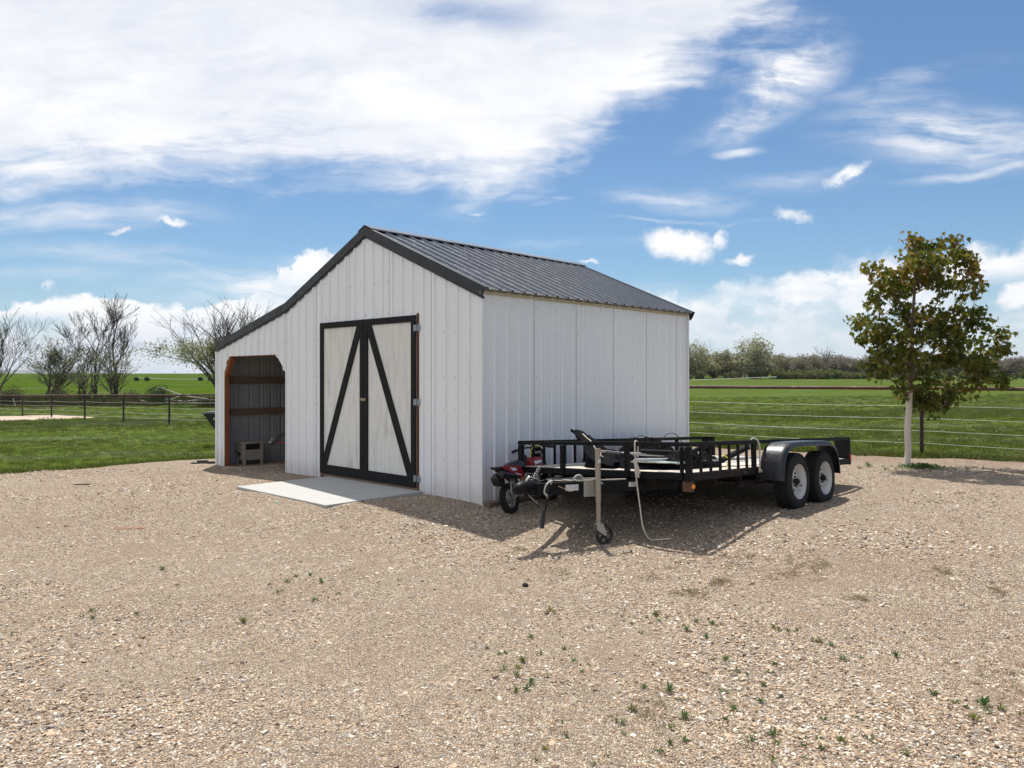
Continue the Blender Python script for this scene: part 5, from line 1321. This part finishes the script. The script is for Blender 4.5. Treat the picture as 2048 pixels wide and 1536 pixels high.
for i in range(len(pos_)):
    if par[i] < 0: continue
    ra = .0028 * cnt[par[i]] ** .47; rb = .0028 * cnt[i] ** .47
    if i >= n_tr and par[i] < n_tr: ra = rb * 1.1
    b.tube([pos_[par[i]] - o3, pos_[i] - o3], [min(ra, .044), min(rb, .044)], 5, caps=False)
b.build('branches', M_twig, young, smooth=80)
half_ = [(0, 0), (.10, .05), (.34, -.10), (.30, .12), (.52, .22), (.30, .34), (.34, .62), (.16, .52), (0, 1.0)]
LP = half_ + [(-x, y) for x, y in half_[-2:0:-1]]
def leaf_pts(size, M_):
    out = []
    for x, y in LP: out.append(M_ @ Vector((x * size, y * size, -.35 * abs(x) * size - .16 * size * y * y)))
    return out
ctrf = [(0, i, i + 1) for i in range(1, len(LP) - 1)]
allv = []; allf = []; tone = []; leaf_list = []
for ci, c in enumerate(clusters):
    h_ = (c.z - 1.2) / 3; tclu = r2.gauss(.26 + .22 * max(0, h_), .13)
    for k in range(r2.randint(17, 27)):
        q = Vector((r2.gauss(0, 1), r2.gauss(0, 1), r2.gauss(0, .75))) * .080 + c
        s_ = r2.uniform(.066, .118)
        Mx = Matrix.Translation(q) @ Matrix.Rotation(r2.uniform(0, 6.28), 4, 'Z') @ Matrix.Rotation(R(r2.gauss(-52, 26)), 4, 'X') @ Matrix.Rotation(R(r2.gauss(0, 28)), 4, 'Y')
        leaf_list.append((q, Mx, s_, min(1, max(0, tclu + r2.gauss(0, .13) + (.16 if q.z > 3.2 else 0) * r2.random()))))
camp = Vector((0, 0, 1.63))
# leaves on the camera-side surface first
cell = {}
for i, (q, Mx, s_, t_) in enumerate(leaf_list):
    d = q - camp; key = (round(d.x / d.y * 1505 / 12), round(d.z / d.y * 1505 / 12))
    if key not in cell or leaf_list[cell[key]][0].y > q.y: cell[key] = i
front_i = sorted(cell.values(), key=lambda i: leaf_list[i][0].y)[:300]; fset = set(front_i)
for i, (q, Mx, s_, t_) in enumerate(leaf_list):
    if i in fset: continue
    n0 = len(allv); allv += [p - o3 for p in leaf_pts(s_, Mx)]; allf += [tuple(n0 + j for j in f) for f in ctrf]; tone += [t_] * len(LP)
o = fastmesh('foliage', allv, allf, M_leaf, young); a_ = o.data.attributes.new('tone', 'FLOAT', 'POINT'); a_.data.foreach_set('value', np.array(tone, np.float32)); stuff(o)
lm = []
for k in range(8):
    me = bpy.data.meshes.new('leaf'); me.from_pydata([tuple(p) for p in leaf_pts(1, Matrix())], [], ctrf); me.materials.append(M_leaf)
    a_ = me.attributes.new('tone', 'FLOAT', 'POINT'); a_.data.foreach_set('value', np.full(len(LP), (k + .5) / 8, np.float32)); lm.append(me)
for i in front_i:
    q, Mx, s_, t_ = leaf_list[i]; o = bpy.data.objects.new('leaf', lm[min(7, int(t_ * 8))]); COL.objects.link(o); o.parent = young
    o.matrix_local = Matrix.Translation(-o3) @ Mx @ Matrix.Scale(s_, 4)

# ================================================================== WEEDS
M_weedA = inst_mat('weed_leaf', [(0, (.065, .135, .035)), (.5, (.085, .16, .045)), (1, (.11, .18, .05))], .55, trans=.3, var=.1)
M_weedB = inst_mat('yellowing_weed_leaf', [(0, (.13, .17, .03)), (.5, (.17, .18, .035)), (1, (.24, .20, .05))], .55, trans=.3, var=.1)
def weed_mesh(nl, L_, w, up, seed):
    rr = random.Random(seed); v = []; f = []
    for k in range(nl):
        a = rr.uniform(0, 6.28); ln = L_ * rr.uniform(.55, 1.1); u = rr.uniform(.25, 1.0) * up; r0 = rr.uniform(0, L_ * .25)
        ca, sa = math.cos(a), math.sin(a); n0 = len(v)
        for t, ww, hh in ((0, .3, 0), (.35, 1, .55), (.7, .8, .95), (1, .05, .85)):
            x = r0 + ln * t * (1 - .5 * u); z = ln * u * hh * .95 + .004
            v += [(x * ca - w * ww * sa, x * sa + w * ww * ca, z), (x * ca, x * sa, z - w * ww * .6), (x * ca + w * ww * sa, x * sa - w * ww * ca, z)]
        for q in range(3):
            i = n0 + q * 3; f += [(i, i + 1, i + 4, i + 3), (i + 1, i + 2, i + 5, i + 4)]
    return v, f
wm = []
for k in range(6):
    v, f = weed_mesh(16 + 5 * (k % 3), .055 + .012 * (k % 2), .0042, .75 + .3 * (k % 3) / 2, 30 + k)
    pair = []
    for mt in (M_weedA, M_weedB):
        me = bpy.data.meshes.new('weed'); me.from_pydata(v, [], f); me.materials.append(mt); pair.append(me)
    wm.append(pair)
WL = []
def zoomlist(ox, oy, sc, items):
    for it in items: WL.append((ox + it[0] / sc, oy + it[1] / sc, it[2], len(it) > 3))
zoomlist(900, 1150, 3.98, [(795, 290, 3, 1), (648, 497, 1.5), (300, 580, 1.3), (395, 625, 1.3), (445, 615, 1.4, 1), (575, 690, 2.2, 1), (425, 755, 2.3), (540, 740, 1.7, 1), (525, 800, 2.0), (645, 865, 2.2), (605, 910, 2.2), (530, 920, 1.7), (770, 805, 1.6), (985, 680, 1.4), (905, 585, 1.4), (715, 628, 1.4), (1050, 770, 1.5), (1105, 720, 1.1), (890, 490, 1.1, 1), (1555, 895, 1.6), (1745, 920, 2.6), (1845, 990, 1.6), (1455, 1075, 2.6, 1), (1870, 1140, 2.6), (1760, 1215, 2.3, 1), (1375, 1175, 1.7), (1325, 1165, 1.1), (1385, 1265, 1.2), (1875, 1320, 2.3), (1750, 1345, 1.7), (1665, 1405, 1.9), (755, 1390, 1.7, 1), (930, 1290, 1.2), (895, 1170, 1.1), (1260, 1440, 1.3), (690, 1475, 1.2), (1145, 1505, 1.6), (1640, 310, 1.7), (1565, 335, 1.1), (1660, 365, 1.5), (1960, 370, 1.5), (1880, 435, 1.7), (1520, 465, 1.6), (1440, 380, 1., 1)])
zoomlist(1400, 1100, 3.16, [(465, 490, 1.5, 1), (500, 505, 1.6, 1), (555, 505, 1.5), (615, 510, 1.1), (720, 570, 2.0, 1), (760, 575, 1.6, 1), (828, 600, 1.5), (905, 690, 2.3), (1020, 680, 1.2), (1240, 670, 1.8), (775, 695, 1.2), (620, 700, 1.1), (475, 720, 1.8), (430, 770, 1.2), (240, 762, 1.7), (165, 697, 1.8), (90, 690, 1.4, 1), (300, 790, 1.2), (400, 855, 1.7), (145, 895, 2.2), (130, 940, 1.1), (380, 960, 1.7), (515, 925, 1.2), (210, 1010, 2.2), (160, 1070, 1.7), (780, 1070, 1.6), (995, 1055, 1.2), (465, 1175, 2.3), (320, 1205, 2.6), (490, 1225, 1.7), (655, 1240, 1.8), (745, 1190, 1.7), (775, 1255, 2.3), (895, 1210, 2.3, 1), (1075, 1190, 2.3), (1295, 1285, 2.0), (1475, 910, 2.2), (1610, 960, 1.7), (1680, 990, 1.7), (1800, 980, 2.9), (1815, 1020, 2.6), (1740, 1070, 2.6, 1), (1900, 1010, 2.6, 1), (2030, 1035, 1.7, 1), (1820, 1140, 1.1), (465, 1330, 1.8, 1), (660, 1320, 1.6), (75, 465, 1.6), (40, 550, 1.6), (360, 452, 1.1), (135, 465, 1.2, 1)])
zoomlist(0, 900, 2.926, [(1425, 1005, 2.2, 1), (1840, 875, 1.9), (1685, 768, 1.6), (1880, 772, 1.5), (1630, 828, 1.5), (1735, 735, 1.4), (1815, 730, 1.1), (1980, 840, 1.3), (540, 940, 1.6), (545, 980, 1.5), (480, 970, 1.1), (800, 958, 1.6), (950, 692, 1.5), (65, 1085, 1.1)])
def ground_at(px, py):
    x, y = 0, 5
    Y = 1505 * 1.8 / (py - 752)
    for _ in range(6):
        X = (px - 1024) / 1505 * Y; Y = 1505 * (1.63 - zs(X, Y)) / (py - 752)
    return (px - 1024) / 1505 * Y, Y
for i, (px, py, sc, yg) in enumerate(WL):
    X, Y = ground_at(px, py + 3)
    me = wm[i % 6][1 if yg else 0]; o = bpy.data.objects.new('weed', me); COL.objects.link(o)
    o.location = (X, Y, zs(X, Y) + .004); w_m = sc * 12 * Y / 1505 / .11; o.scale = (w_m, w_m, w_m * random.uniform(.8, 1.15)); o.rotation_euler = (0, 0, random.uniform(0, 6.28))
    size = 'big' if sc >= 2.2 else ('middling' if sc >= 1.5 else 'tiny')
    colr = 'yellow green' if yg else 'dark green'
    reg = ('left half of the yard' if px < 700 else 'middle of the yard' if px < 1300 else 'right part of the yard' if px < 1800 else 'far right edge of the yard')
    near = 'in the close foreground' if py > 1400 else 'halfway down the yard' if py > 1250 else 'in the gravel well before the trailer'
    tag(o, '%s %s weed %s, %s' % (size, colr, near, reg), 'weed', 'weeds growing through the gravel')
# dry brown weed litter, uncountable
M_dry = inst_mat('dry_weed', [(0, (.20, .15, .085)), (.5, (.30, .23, .13)), (1, (.30, .27, .13))], .8, trans=.2, var=.1)
dt = []
for k in range(3):
    v, f = tuft(30, .035, .07, .0022); q = fastmesh('dry_%d' % k, v, f, M_dry); COL.objects.unlink(q); dt.append(q)
P = []
for px, py, rx, ry, n in ((1385, 1185, 45, 14, 60), (1580, 1140, 60, 25, 70), (1480, 1120, 40, 20, 40), (1440, 1165, 30, 12, 40), (1640, 1135, 30, 20, 35), (1345, 1140, 40, 14, 30), (1300, 1155, 22, 8, 16), (1715, 1198, 22, 7, 22), (2000, 1350, 90, 45, 60), (1120, 1145, 30, 8, 16), (1040, 1100, 30, 8, 14), (700, 1145, 25, 6, 8), (1880, 1145, 40, 12, 30), (2010, 1180, 40, 16, 26), (1390, 1110, 60, 14, 22), (1900, 1060, 120, 40, 40), (1300, 1420, 60, 30, 26), (1960, 1000, 80, 15, 30), (1740, 1010, 40, 16, 14), (1120, 1480, 60, 30, 10)):
    for _ in range(n): P.append(ground_at(px + random.gauss(0, rx * .5), py + random.gauss(0, ry * .5)))
P = np.array(P); n = len(P); s_ = rng.uniform(.25, .7, n)
stuff(instancer('dry_weeds', np.stack([P[:, 0], P[:, 1], zt(P[:, 0], P[:, 1]) + .004], 1), np.stack([rng.normal(0, .15, n), rng.normal(0, .15, n), rng.uniform(0, 6.28, n)], 1), np.stack([s_, s_, s_ * .75], 1), rng.integers(0, 3, n), dt), 'dry brown weed litter lying in patches on the gravel', 'dry weeds')
# green clump at the foot of the young tree
v = []; f = []
for k in range(420):
    a = random.uniform(0, 6.28); rr = abs(random.gauss(0, .22)); x = rr * math.cos(a) * 1.5 + .22; y = rr * math.sin(a) * .8 - .12; z = zs(TX + x, TY + y) - TZ; hh = random.uniform(.03, .12) * max(.25, 1 - rr * 1.4)
    n0 = len(v); t = random.uniform(0, 6.28); dx, dy = math.cos(t) * .012, math.sin(t) * .012; ex2, ey2 = random.gauss(0, .03), random.gauss(0, .03)
    v += [(x, y, z), (x + ex2 + dx, y + ey2 + dy, z + hh * .8), (x + ex2 * 1.5, y + ey2 * 1.5, z + hh), (x + ex2 - dx, y + ey2 - dy, z + hh * .8)]; f.append((n0, n0 + 1, n0 + 2, n0 + 3))
o = fastmesh('weed_clump', v, f, M_weedA, None, 4); o.location = (TX, TY, TZ); stuff(o, 'spreading low green weeds around the foot of the young tree', 'weeds')
for k, (dx, dy, sc) in enumerate(((-.9, -.15, 1.5), (-.65, .1, 1.8), (-1.25, .3, 1.1), (-.55, -.35, 1.3), (1.2, -.3, 1.2), (2.1, -.4, 1.4))):
    o = bpy.data.objects.new('weed', wm[k % 6][0]); COL.objects.link(o); x, y = TX + dx, TY + dy; o.location = (x, y, zs(x, y)); o.scale = (sc,) * 3
    tag(o, 'little green weed %s of the young tree' % ('to the left' if dx < 0 else 'to the right'), 'weed', 'weeds near the young tree')

# ================================================================== FAR TREES
def branchy(seed, H, lean=(0, 0), r0=.16, n_main=4, spread=.55, lv=4, twig=.013, upb=.25, first=.22):
    rr = random.Random(seed); b = MB(); tips = []
    def grow(p, d, L_, r, lev):
        pts = [p]; n = 4; rs = [r]
        for k in range(n):
            d = (d + Vector((rr.gauss(0, .16), rr.gauss(0, .16), rr.gauss(0, .10) + upb * .12))).normalized()
            p = p + d * L_ / n; pts.append(p); rs.append(max(twig, r * (1 - .62 * (k + 1) / n)))
        b.tube(pts, rs, 5 if lev < 2 else 3, caps=False)
        if lev >= lv: tips.append((pts[-1], d)); tips.append((pts[2], d)); return
        m = rr.randint(3, 5) if lev > 0 else n_main + 2
        for k in range(m):
            t = rr.uniform(first if lev == 0 else .2, 1); i = min(n - 1, int(t * n)); q = pts[i].lerp(pts[i + 1], t * n - i)
            ax_ = Vector((rr.gauss(0, 1), rr.gauss(0, 1), rr.gauss(0, .3))).normalized()
            nd = (d * (1 - spread) + ax_ * spread + Vector((0, 0, upb))).normalized()
            grow(q, nd, L_ * rr.uniform(.45, .72), max(twig, rs[i] * .62), lev + 1)
        grow(pts[-1], d, L_ * .55, rs[-1], lev + 1)
    for k in range(n_main if n_main > 2 else 1):
        a = rr.uniform(0, 6.28); s_ = rr.uniform(.1, .34) if n_main > 2 else .0
        grow(Vector((rr.gauss(0, .15), rr.gauss(0, .15), -.2)), Vector((lean[0] + s_ * math.cos(a), lean[1] + s_ * math.sin(a), 1)).normalized(), H * .62, r0 * rr.uniform(.7, 1), 0 if n_main <= 2 else 1)
    return b, tips
def foliage_tris(tips, per, size, rad, seed, keep=1., zmax=None, zmin=None):
    r_ = np.random.default_rng(seed); T_ = [t for t in tips if (zmax is None or t[0].z < zmax) and (zmin is None or t[0].z > zmin)]
    T_ = [t for t in T_ if r_.random() < keep]
    if not T_: T_ = tips[:1]
    C = np.array([tuple(t[0]) for t in T_]); C = np.repeat(C, per, 0); C = C + r_.normal(0, rad, C.shape)
    n = len(C); A = r_.normal(0, 1, (n, 3)); A /= np.linalg.norm(A, axis=1)[:, None]; B_ = np.cross(A, r_.normal(0, 1, (n, 3))); B_ /= np.linalg.norm(B_, axis=1)[:, None]
    s_ = size * r_.uniform(.5, 1.3, (n, 1))
    V_ = np.stack([C - A * s_ * .5 - B_ * s_ * .3, C + A * s_ * .6, C + B_ * s_ * .55], 1).reshape(-1, 3)
    return V_, np.arange(3 * n).reshape(-1, 3)
def mat_far(name, stops, trans=.25):
    m, g, b = base_mat(name); rnd = g.n('ShaderNodeObjectInfo').outputs['Random']; geo = g.n('ShaderNodeNewGeometry').outputs['Position']
    c = g.ramp(rnd, stops); c = g.mix(g.mr(g.noise(geo, .9, 3, .6), .3, .7, 0, .5), c, tuple(q * .45 for q in stops[0][1]))
    c = g.mix(g.mr(g.noise(geo, 4.0, 2, .6), .45, .75, 0, .5), c, tuple(min(1, q * 1.7) for q in stops[-1][1]))
    g.put(b.inputs['Base Color'], c); b.inputs['Roughness'].default_value = .8; b.inputs['Specular IOR Level'].default_value = .15
    t = g.n('ShaderNodeBsdfTranslucent'); g.put(t.inputs['Color'], c); mx = g.n('ShaderNodeMixShader'); mx.inputs[0].default_value = trans
    L = m.node_tree.links.new; L(b.outputs[0], mx.inputs[1]); L(t.outputs[0], mx.inputs[2]); L(mx.outputs[0], m.node_tree.nodes['Material Output'].inputs[0]); return m
M_branch = pm('grey_brown_bark', (.10, .085, .070), .9, var=.4, scale=1.5)
M_oliv = mat_far('pale_olive_leaf', [(0, (.26, .28, .14)), (1, (.32, .33, .19))], .4)
M_oliv2 = mat_far('dark_shrub_leaf', [(0, (.06, .085, .03)), (1, (.09, .115, .045))])
def bg_tree(name, px, H, Y, label, cat_, seed, lean=(0, 0), leaf=None, per=3, size=.16, rad=.22, keep=.5, zmax=None, zmin=None, group=None, **kw):
    X = (px - 1024) / 1505 * Y; z = zs(X, Y); t = thing(name, label, cat_, (X, Y, z), 0, group)
    b, tips = branchy(seed, H, lean, **kw)
    b.build('trunk', M_branch, t)
    if leaf:
        V_, F_ = foliage_tris(tips, per, size, rad, seed, keep, zmax, zmin); fastmesh('crown', V_, F_, leaf, t)
    return t
bg_tree('bare_tree', -14, 8.6, 77, 'bare leaning tree at the far left edge of the photo beyond the fence', 'tree', 3, (.12, 0), M_oliv, per=2, keep=.12, zmax=4, r0=.16, n_main=3, spread=.42, lv=4)
bg_tree('bare_tree', 92, 6.0, 74, 'low spreading half leafed tree holding a dark twig ball, beyond the fence', 'tree', 8, (.05, 0), M_oliv, per=3, keep=.5, r0=.13, n_main=6, spread=.55, lv=4)
bg_tree('bare_tree', 160, 8.7, 78, 'slim upright bare tree, left one of the tall trio beyond the fence', 'tree', 12, (-.07, 0), M_oliv, per=2, keep=.2, zmax=5.5, r0=.15, n_main=1, spread=.42, lv=4, first=.25)
bg_tree('bare_tree', 192, 8.9, 76, 'dark stemmed bare tree in the middle of the tall trio beyond the fence', 'tree', 21, (-.04, 0), M_oliv, per=2, keep=.3, zmax=5.5, r0=.19, n_main=2, spread=.40, lv=4, first=.15)
bg_tree('bare_tree', 222, 9.3, 79, 'wide bare tree leaning right, right one of the tall trio beyond the fence', 'tree', 36, (.14, 0), M_oliv, per=2, keep=.3, zmax=5.5, r0=.19, n_main=2, spread=.46, lv=4, first=.12)
bg_tree('leafy_shrub', 232, 5.2, 75, 'thick olive shrub at the foot of the tall bare trio', 'shrub', 41, (0, 0), M_oliv, per=4, keep=.7, r0=.10, n_main=7, spread=.5, lv=3)
bg_tree('leafy_shrub', 172, 4.2, 74, 'smaller olive shrub left of the thick one under the bare trees', 'shrub', 44, (0, 0), M_oliv, per=3, keep=.6, r0=.08, n_main=6, spread=.5, lv=3)
bg_tree('olive_tree', 452, 8.6, 68, 'big half bare tree with pale olive leaves rising behind the lean-to roof', 'tree', 52, (-.22, 0), M_oliv, per=26, size=.145, keep=.9, rad=.38, zmax=5.4, zmin=1.6, r0=.26, n_main=5, spread=.52, lv=4)
bg_tree('olive_tree', 520, 8.4, 70, 'bare crowned tree mostly hidden behind the shed roof on the left', 'tree', 57, (-.12, 0), M_oliv, per=2, keep=.2, r0=.2, n_main=3, spread=.45, lv=4)
bg_tree('dark_bush', 316, 1.9, 70, 'round dark green bush on the meadow right of the bare trees', 'bush', 61, (0, 0), M_oliv2, per=14, size=.16, rad=.22, keep=1, r0=.05, n_main=9, spread=.7, lv=2)
bg_tree('low_scrub', 22, 1.9, 68, 'brownish low scrub behind the fence at the far left', 'scrub', 66, (0, 0), mat_far('brown_scrub', [(0, (.09, .08, .05)), (1, (.12, .10, .07))]), per=10, size=.16, rad=.28, keep=1, r0=.04, n_main=9, spread=.8, lv=2)
bg_tree('low_scrub', 118, 1.7, 70, 'low dead scrub between the second fence bays on the left', 'scrub', 69, (0, 0), bpy.data.materials['brown_scrub'], per=9, size=.16, rad=.28, keep=1, r0=.04, n_main=9, spread=.8, lv=2)
bg_tree('low_scrub', 262, 1.5, 71, 'reddish low scrub right of the bare trees', 'scrub', 71, (0, 0), bpy.data.materials['brown_scrub'], per=7, size=.14, rad=.25, keep=1, r0=.04, n_main=7, spread=.8, lv=2)
# twig ball (nest) hanging in the low tree
b = MB(); c = wpt(109, 717, 74); rr = random.Random(3)
for k in range(260):
    v1 = Vector((rr.gauss(0, 1), rr.gauss(0, 1), rr.gauss(0, 1))).normalized() * rr.uniform(.25, .52); v2 = v1 + Vector((rr.gauss(0, .3), rr.gauss(0, .3), rr.gauss(0, .3))); b.tube([Vector((v1.x, v1.y, v1.z * 1.25)), Vector((v2.x, v2.y, v2.z * 1.2))], .018, 3, caps=False)
o = b.build('twig_nest', M_branch); o.location = c; tag(o, 'dark ball of twigs lodged in the low tree beyond the fence', 'nest')
# tall dead weeds round the trunks
M_tall = inst_mat('tall_weeds', [(0, (.07, .075, .03)), (.5, (.10, .10, .04)), (1, (.16, .13, .07))], .8, trans=.2, var=.1)
tl = []
for k in range(3):
    v, f = tuft(34, .5, .5, .012); q = fastmesh('tall_%d' % k, v, f, M_tall); COL.objects.unlink(q); tl.append(q)
n = 520; px = np.r_[rng.uniform(-60, 290, 400), rng.uniform(290, 440, 120)]; Yt = rng.uniform(66, 84, n); x = (px - 1024) / 1505 * Yt
stuff(instancer('tall_weeds', np.stack([x, Yt, zt(x, Yt)], 1), np.stack([np.zeros(n), np.zeros(n), rng.uniform(0, 6.28, n)], 1), np.stack([rng.uniform(.7, 1.6, n)] * 2 + [rng.uniform(.4, 1.9, n)], 1), rng.integers(0, 3, n), tl), 'rough tall weeds around the tree trunks beyond the fence', 'weeds')
# fallen silver branches
M_silver = pm('silver_dead_wood', (.36, .34, .31), .8, var=.25, scale=3)
def fallen(Y, pts, r, label):
    b = MB()
    for ln in pts: b.tube(cat([wpt(p_[0], p_[1], Y + (p_[2] if len(p_) > 2 else 0)) - wpt(360, 805, Y) for p_ in ln], 4), r, 6)
    o = b.build('fallen_branch', M_silver, smooth=60); o.location = wpt(360, 805, Y); tag(o, label, 'branch')
fallen(70, [[(313, 779), (320, 775), (345, 784), (372, 792), (415, 798)], [(282, 801), (310, 806), (335, 800), (360, 802), (395, 806), (440, 803)], [(318, 797), (340, 799), (352, 795), (366, 790)], [(330, 803), (350, 807), (385, 801), (430, 800)]], .05, 'tangle of silver fallen branches on the meadow by the dark bush')
b = MB(); b.tube([wpt(26, 797, 52) - wpt(31, 812, 52), Vector((0, 0, 0))], .03, 6); o = b.build('white_stake', M_wire); o.location = wpt(31, 812, 52); tag(o, 'white stake leaning beyond the fence at the far left', 'stake')
# irrigation line far out in the crop field
Yi = 210; gz = zs(-110, Yi)
irr = thing('irrigation_line', 'distant wheeled irrigation line standing in the green crop field', 'irrigation line', ((360 - 1024) / 1505 * Yi, Yi, gz))
b = MB(); b.tube([((270 - 360) / 1505 * Yi, 0, 1.0), ((345 - 360) / 1505 * Yi, 0, .55), ((470 - 360) / 1505 * Yi, 0, .5)], .07, 6); b.build('pipe', M_wire, irr)
for px in (294, 273, 401, 421):
    b = MB(); b.tube([(0, -.25, .55), (0, .25, .55)], .62, 14); b.bb((-.7, -.2, .3), (.7, .2, .75)); b.build('wheel', M_dark, irr, M=Matrix.Translation(((px - 360) / 1505 * Yi, 0, 0)))
# --- tree belt across the pasture
M_belt = mat_far('belt_leaf', [(0, (.22, .215, .12)), (.35, (.26, .26, .14)), (.7, (.31, .31, .18)), (1, (.25, .21, .15))], .38)
M_palebelt = mat_far('pale_belt_leaf', [(0, (.33, .34, .20)), (1, (.38, .38, .24))], .4)
M_beltbrown = mat_far('belt_twigs', [(0, (.19, .165, .13)), (1, (.24, .21, .165))], .3)
M_beltgreen = mat_far('belt_green_shrub', [(0, (.12, .145, .05)), (1, (.17, .185, .07))], .3)
protos = []
for k, (H_, nm, mt, per, kp, lvv) in enumerate(((10.5, 'belt_tree', M_belt, 9, .9, 3), (9.5, 'belt_tree', M_belt, 11, 1, 3), (9, 'belt_tree', M_beltbrown, 9, 1, 3), (11.5, 'pale_belt_tree', M_palebelt, 13, 1, 3), (8.5, 'belt_tree', M_beltbrown, 11, 1, 3))):
    b, tips = branchy(200 + k, H_, (0, 0), r0=.28, n_main=6, spread=.62, lv=lvv, twig=.05, upb=.12)
    tb_ = b.build('trunk', M_branch); V_, F_ = foliage_tris(tips, per, .62, .75, 300 + k, kp); cr = fastmesh('crown', V_, F_, mt); protos.append((nm, tb_.data, cr.data))
    bpy.data.objects.remove(tb_); bpy.data.objects.remove(cr)
b, tips = branchy(260, 11, (.02, 0), r0=.25, n_main=3, spread=.5, lv=3, twig=.05); tb_ = b.build('trunk', M_branch); bare_me = tb_.data; bpy.data.objects.remove(tb_)
def belt(px, Y, k, sc, label, group=None, bare=False):
    X = (px - 1024) / 1505 * Y; t = thing('belt_tree' if not bare else 'bare_tree', label, 'tree', (X, Y, zs(X, Y) - .1), random.uniform(0, 6.28), group); t.scale = (sc * random.uniform(1., 1.25), sc * random.uniform(1., 1.25), sc)
    if bare:
        o = bpy.data.objects.new('trunk', bare_me); COL.objects.link(o); o.parent = t; return t
    for nm, me in (('trunk', protos[k][1]), ('crown', protos[k][2])):
        o = bpy.data.objects.new(nm, me); COL.objects.link(o); o.parent = t
    return t
rb_ = random.Random(77)
belt(1378, 262, 3, .98, 'pale tall tree showing just past the right corner of the shed')
belt(1452, 268, 1, .92, 'bushy grey green tree second from the shed corner in the far belt')
belt(1508, 262, 3, 1.08, 'tallest pale olive tree of the far belt, right of the shed')
belt(1425, 275, 0, .85, 'feathery topped tree between the pale trees of the far belt')
belt(1645, 285, 0, 1.0, 'bare forked tree sticking out above the far belt', bare=True)
belt(1600, 276, 2, .68, 'round grey tree in front of the far belt midway to the young tree')
for k, px in enumerate((1672, 1705)): belt(px, 270, 4, .72, 'low spreading brown tree at the belt edge left of the young tree', 'low brown trees at the belt edge')
GB = 'trees of the far belt'
def beltlab(k, px, row):
    where = 'near shed corner' if px < 1500 else 'midway to young tree' if px < 1710 else 'behind young tree crown' if px < 1960 else 'at right photo edge'
    return '%s tree, %s row of far belt, %s' % ({0: 'feathery olive', 1: 'bushy grey green', 2: 'brown twiggy', 4: 'low round brown'}[k], row, where)
for i in range(34):
    px = 1345 + i * 23 + rb_.uniform(-8, 8); k = rb_.choice((0, 1, 2, 4)) if px < 1700 else rb_.choice((2, 4, 4, 1)); belt(px, rb_.uniform(288, 312), k, rb_.uniform(.62, .85), beltlab(k, px, 'front'), GB)
for i in range(30):
    px = 1340 + i * 27 + rb_.uniform(-10, 10); k = rb_.choice((1, 2, 4)); belt(px, rb_.uniform(318, 350), k, rb_.uniform(.85, 1.05), beltlab(k, px, 'back'), GB)
b, tips = branchy(270, 2.2, (0, 0), r0=.06, n_main=9, spread=.8, lv=2, twig=.03); V_, F_ = foliage_tris(tips, 8, .5, .45, 9, 1); q = fastmesh('shrub', V_, F_, M_beltgreen); sh_me = q.data; bpy.data.objects.remove(q)
for i in range(26):
    px = 1560 + (i % 13) * 14 + rb_.uniform(-6, 6) if i < 13 else 1350 + (i - 13) * 58 + rb_.uniform(-14, 14); Y = rb_.uniform(250, 262); X = (px - 1024) / 1505 * Y
    o = bpy.data.objects.new('green_shrub', sh_me); COL.objects.link(o); o.location = (X, Y, zs(X, Y)); s_ = rb_.uniform(.8, 1.4); o.scale = (s_ * 1.3, s_ * 1.3, s_); o.rotation_euler = (0, 0, rb_.uniform(0, 6.28))
    tag(o, 'low bright green shrub at the foot of the far tree belt', 'shrub', 'shrubs along the far tree belt')
b = MB(); a = wpt(1365, 761, 235); c = wpt(1553, 754, 215); b.tube([Vector((0, 0, 0)), c - a], .09, 6); b.tube([(c - a) * .02, Vector((0, 0, -1.2))], .06, 6); b.tube([(c - a) * .98, (c - a) * .98 + Vector((0, 0, -1.4))], .06, 6)
o = b.build('pale_pole_rail', M_wire); o.location = a; tag(o, 'long pale pole propped in front of the far trees, right of the shed', 'pole')

# ================================================================== AIR
me = bpy.data.meshes.new('haze'); bx = MB().bb((-13500, -500, -14), (13500, 14500, 112)); me.from_pydata(bx.v, [], bx.f)
hm_ = bpy.data.materials.new('haze'); hm_.use_nodes = True; hn = hm_.node_tree; hn.nodes.clear()
pv = hn.nodes.new('ShaderNodeVolumePrincipled'); pv.inputs['Color'].default_value = (.82, .88, 1, 1); pv.inputs['Density'].default_value = 5e-5; pv.inputs['Anisotropy'].default_value = .2
ho = hn.nodes.new('ShaderNodeOutputMaterial'); hn.links.new(pv.outputs[0], ho.inputs['Volume']); me.materials.append(hm_)
o = bpy.data.objects.new('haze', me); COL.objects.link(o); stuff(o, 'pale air over the whole valley', 'haze')
SC.cycles.volume_bounces = 0
